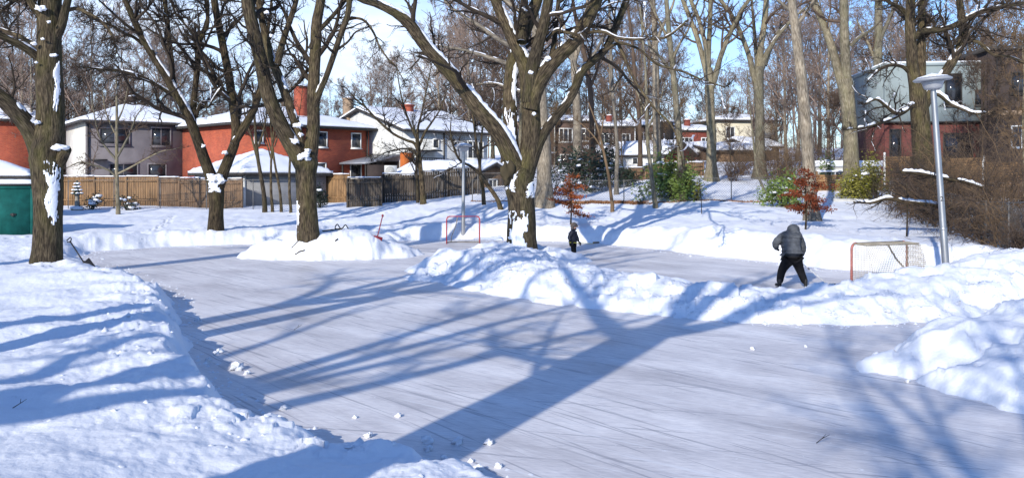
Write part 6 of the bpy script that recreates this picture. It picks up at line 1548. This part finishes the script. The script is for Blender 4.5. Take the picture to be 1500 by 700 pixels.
    spots = [(347, 541, .10), (322, 516, .06), (316, 519, .05), (672, 650, .065), (716, 650, .05), (625, 648, .07), (628, 660, .05), (650, 672, .04), (584, 610, .04), (700, 690, .06), (672, 683, .04), (575, 657, .06), (1102, 512, .04), (1180, 508, .03), (305, 530, .06),
             (1285, 532, .10), (1300, 522, .08), (1272, 530, .07), (463, 648, .06), (290, 470, .06), (540, 640, .05), (730, 684, .04), (655, 690, .05), (690, 676, .03), (415, 600, .05), (362, 548, .05), (520, 612, .03), (1330, 560, .04)]
    protos = []
    for k in range(4):
        m = MB(); m.ell((0, 0, .25), (1, .8, .75), 9, .55); m.ell((.5, .3, .1), (.5, .5, .4), 7, .6); me = m.mesh('snow_lump', smooth=True); me.materials.append(MATS['snow']); protos.append(me)
    for i, (u, v, s) in enumerate(spots):
        Y = 3 * F / (v - HZ); x = (u - 750) / F * Y
        o = bpy.data.objects.new('snow_lump', protos[i % 4]); COL.objects.link(o); o.location = (x, Y, max(0, zat(x, Y)) + s * .2); o.scale = (s, s, s * .9); o.rotation_euler = (0, 0, float(rng.uniform(0, 6)))
        right = u > 1000
        tag(o, 'lump of snow lying on the ice close to the ' + ('right-hand snow heap' if right else 'left-hand snow bank'), 'snow lump', 'snow lumps by the right-hand heap' if right else 'snow lumps by the left-hand bank')
    # clods on the crumbled edges: nobody could count them
    n = 2600; per = np.concatenate([ICE, ICE[:1]]); seg = np.linalg.norm(np.diff(per, axis=0), axis=1); cum = np.concatenate([[0], np.cumsum(seg)])
    s = rng.uniform(0, cum[-1], n); x = np.interp(s, cum, per[:, 0]) + rng.normal(0, .55, n); y = np.interp(s, cum, per[:, 1]) + rng.normal(0, .55, n)
    m2 = 1500; tt = rng.uniform(0, 1, m2); rp = np.array([(-2.6, 26.0), (-1.0, 25.0), (.6, 22.6), (2.4, 20.6), (4.4, 18.7), (6, 17.9), (8, 18.2), (10, 19.0), (12, 20.5)]); rs = np.linspace(0, 1, len(rp))
    x = np.concatenate([x, np.interp(tt, rs, rp[:, 0]) + rng.normal(0, .3, m2)]); y = np.concatenate([y, np.interp(tt, rs, rp[:, 1]) + rng.normal(.35, .45, m2)])
    m3 = 300; x = np.concatenate([x, rng.uniform(-9, -2.5, m3)]); y = np.concatenate([y, rng.uniform(7, 24, m3)])
    keep = (np.hypot(x, y) > 6) & ((poly_sd(x, y, ICE) > -.35) | (caps(x, y, RIDGE) > -.2)); x = x[keep]; y = y[keep]; z = np.maximum(height(x, y), 0)
    nn = len(x); sz = rng.uniform(.012, .045, nn) * (1 + (rng.uniform(0, 1, nn) > .93) * 1.2)
    ph = np.arange(6) / 6 * 2 * np.pi
    ring = np.concatenate([[[0, 0, .9]], np.stack([np.cos(ph), np.sin(ph), 0 * ph + .15], 1)])
    V = np.stack([x, y, z - sz * .25], 1)[:, None, :] + ring[None] * sz[:, None, None] * rng.uniform(.55, 1.3, (nn, 7, 1))
    T = np.array([[0, 1 + k, 1 + (k + 1) % 6] for k in range(6)])
    tag(link('snow_crumbs', MB().add(V.reshape(-1, 3), None, (np.arange(nn)[:, None, None] * 7 + T[None]).reshape(-1, 3)), MATS['snow'], None, True), 'crumbs of shovelled snow scattered along the edges of the ice', 'snow crumbs', kind='stuff')
    # a few fallen twigs on the snow
    for i, (u, v, z, lab) in enumerate(((28, 572, .75, 'small fallen twig standing in the smooth snow of the left foreground'), (436, 483, 0, 'tiny fallen twig on the ice left of the middle'), (1205, 649, 0, 'tiny dark twig on the ice in the right foreground'))):
        Y = (3 - z) * F / (v - HZ); x = (u - 750) / F * Y; zz = max(0, zat(x, Y)); m = MB()
        m.path([(x - .07, Y, zz + .005), (x, Y + .02, zz + .05), (x + .08, Y, zz + .10)], [.005, .004, .002], 5); m.path([(x, Y + .02, zz + .05), (x + .03, Y - .02, zz + .11)], [.004, .002], 5)
        tag(link('fallen_twig', m, MATS['bark_dark']), lab, 'twig', 'fallen twigs')

# ------------------------------------------------------------------ light, sky, camera
SUN_AZ, SUN_EL = 25.0, 24.0
def light():
    w = bpy.data.worlds.new('World'); scene.world = w; w.use_nodes = True
    nt = w.node_tree; nt.nodes.clear()
    out = nt.nodes.new('ShaderNodeOutputWorld'); bg = nt.nodes.new('ShaderNodeBackground'); bg.inputs['Strength'].default_value = .15
    sky = nt.nodes.new('ShaderNodeTexSky'); sky.sky_type = 'NISHITA'; sky.sun_disc = False; sky.sun_elevation = R(SUN_EL); sky.sun_rotation = R(180 + SUN_AZ)
    sky.air_density = 1.0; sky.dust_density = .1; sky.ozone_density = 3.0; sky.altitude = 100
    tc = nt.nodes.new('ShaderNodeTexCoord'); mp = nt.nodes.new('ShaderNodeMapping'); mp.inputs['Scale'].default_value = (1.6, 1.6, 5.0); mp.inputs['Location'].default_value = (.35, .2, .1)
    nt.links.new(tc.outputs['Generated'], mp.inputs[0])
    n = noise(nt, mp.outputs[0], 1.7, 6, .6)
    f = ramp(nt, n, [(.36, (.08, .08, .08)), (.68, (1.0,) * 3)])
    # the cloud bank stands over the northern sky, away from the sun
    dt = N(nt, 'ShaderNodeVectorMath', operation='DOT_PRODUCT'); nt.links.new(tc.outputs['Generated'], dt.inputs[0]); dt.inputs[1].default_value = (-.24, .96, .12)
    bank = ramp(nt, dt.outputs['Value'], [(.84, (0, 0, 0)), (.985, (1, 1, 1))])
    mu = N(nt, 'ShaderNodeMath', operation='MULTIPLY'); nt.links.new(f, mu.inputs[0]); nt.links.new(bank, mu.inputs[1])
    blue = mixc(nt, 1.0, sky.outputs[0], (.84, .95, 1.19), 'MULTIPLY')
    c = mixc(nt, mu.outputs[0], blue, (6.4, 7.1, 8.2))
    nt.links.new(c, bg.inputs[0]); nt.links.new(bg.outputs[0], out.inputs[0])
    l = bpy.data.lights.new('sun', 'SUN'); l.energy = 4.3; l.angle = R(.53); l.color = (1.0, .94, .83)
    o = bpy.data.objects.new('sun', l); COL.objects.link(o)
    a, e = R(SUN_AZ), R(SUN_EL)
    o.rotation_euler = Vector((math.sin(a) * math.cos(e), math.cos(a) * math.cos(e), -math.sin(e))).to_track_quat('-Z', 'Y').to_euler()
    cam = bpy.data.cameras.new('camera'); co = bpy.data.objects.new('camera', cam); COL.objects.link(co); scene.camera = co
    co.location = (0, 0, CAMZ); co.rotation_euler = (R(90), 0, 0)
    cam.sensor_width = 36; cam.lens = 36 * F / 1500; cam.shift_y = -(350 - HZ) / 1500; cam.clip_start = .05; cam.clip_end = 2000
    vs = scene.view_settings; vs.view_transform = 'Standard'; vs.look = 'None'; vs.exposure = .22; vs.gamma = 1.0; vs.use_curve_mapping = False
    scene.render.engine = 'CYCLES'
    scene.cycles.max_bounces = 6; scene.cycles.diffuse_bounces = 3; scene.cycles.glossy_bounces = 2; scene.cycles.transparent_max_bounces = 4
    scene.cycles.use_denoising = True

import time as _t
_t0 = _t.time()
def _lap(s): print('LAP %s %.1f' % (s, _t.time() - _t0))
light()
terrain(); _lap('terrain')
park_trees(); _lap('trees')
shade_tree('big tree outside the frame to the left whose trunk shadow crosses the ice', -5.0, 1.4, 6.6, .54, 601, [(60, 60, 6, 6.5, .30), (150, 42, 7, 6.0, .24), (-20, 45, 7, 6.3, .28), (200, 15, 6, 5.0, .14), (-110, 60, 6, 6.4, .2), (20, 65, 7, 6.4, .24), (120, 20, 4.5, 4.2, .09)])
for i, (x, y, h, r0) in enumerate(((-20, 17, 6, .36), (-10.5, 7.5, 7, .30), (-14, 3, 8, .36))):  # unseen trees, added for the branch shadows they throw
    shade_tree('unseen bare tree added for its shadow, left of the frame, ' + ['along the bank', 'thin and tall', 'behind the viewer'][i], x, y, h, r0, 610 + i,
               [(70 + 13 * i, 55, 7, h - .1, .2), (160, 45, 6, h - .6, .18), (-10, 45, 7, h - .4, .2), (30, 68, 8, h - .2, .2), (-100, 55, 6, h - .2, .18)], n=(8, 6, 5))
RL = lambda h, n, r=.075, ln=7: [(360 / n * k + 17, 38 + 30 * ((k * 7) % 5) / 5, ln * (.8 + .3 * ((k * 3) % 4) / 4), h - .1 - .25 * (k % 3), r) for k in range(n)]  # many thin limbs, so the added unseen trees give soft blotchy shade
shade_tree('unseen bare tree added behind the viewer to shade the right side of the ice', -2.6, -7.0, 6.2, .36, 602, RL(6.2, 9), n=(11, 8, 6))
shade_tree('unseen bare tree added left of the viewer to shade the foreground snow', -11.5, -3.0, 5.0, .42, 603, [(70, 50, 7, 4.9, .22), (160, 40, 6, 4.5, .2), (-10, 35, 7, 4.8, .22), (-100, 60, 6, 4.9, .2), (30, 70, 7, 4.8, .22)], n=(8, 6, 5))
shade_tree('unseen bare tree added close behind the viewer to shade the near corner heap', 1.8, -5.2, 5.6, .34, 604, RL(5.6, 9), n=(12, 8, 6))
houses(); _lap('houses')
fences(); _lap('fences')
vegetation(); _lap('vegetation')
woods(); _lap('woods')
people(); props(); _lap('props')
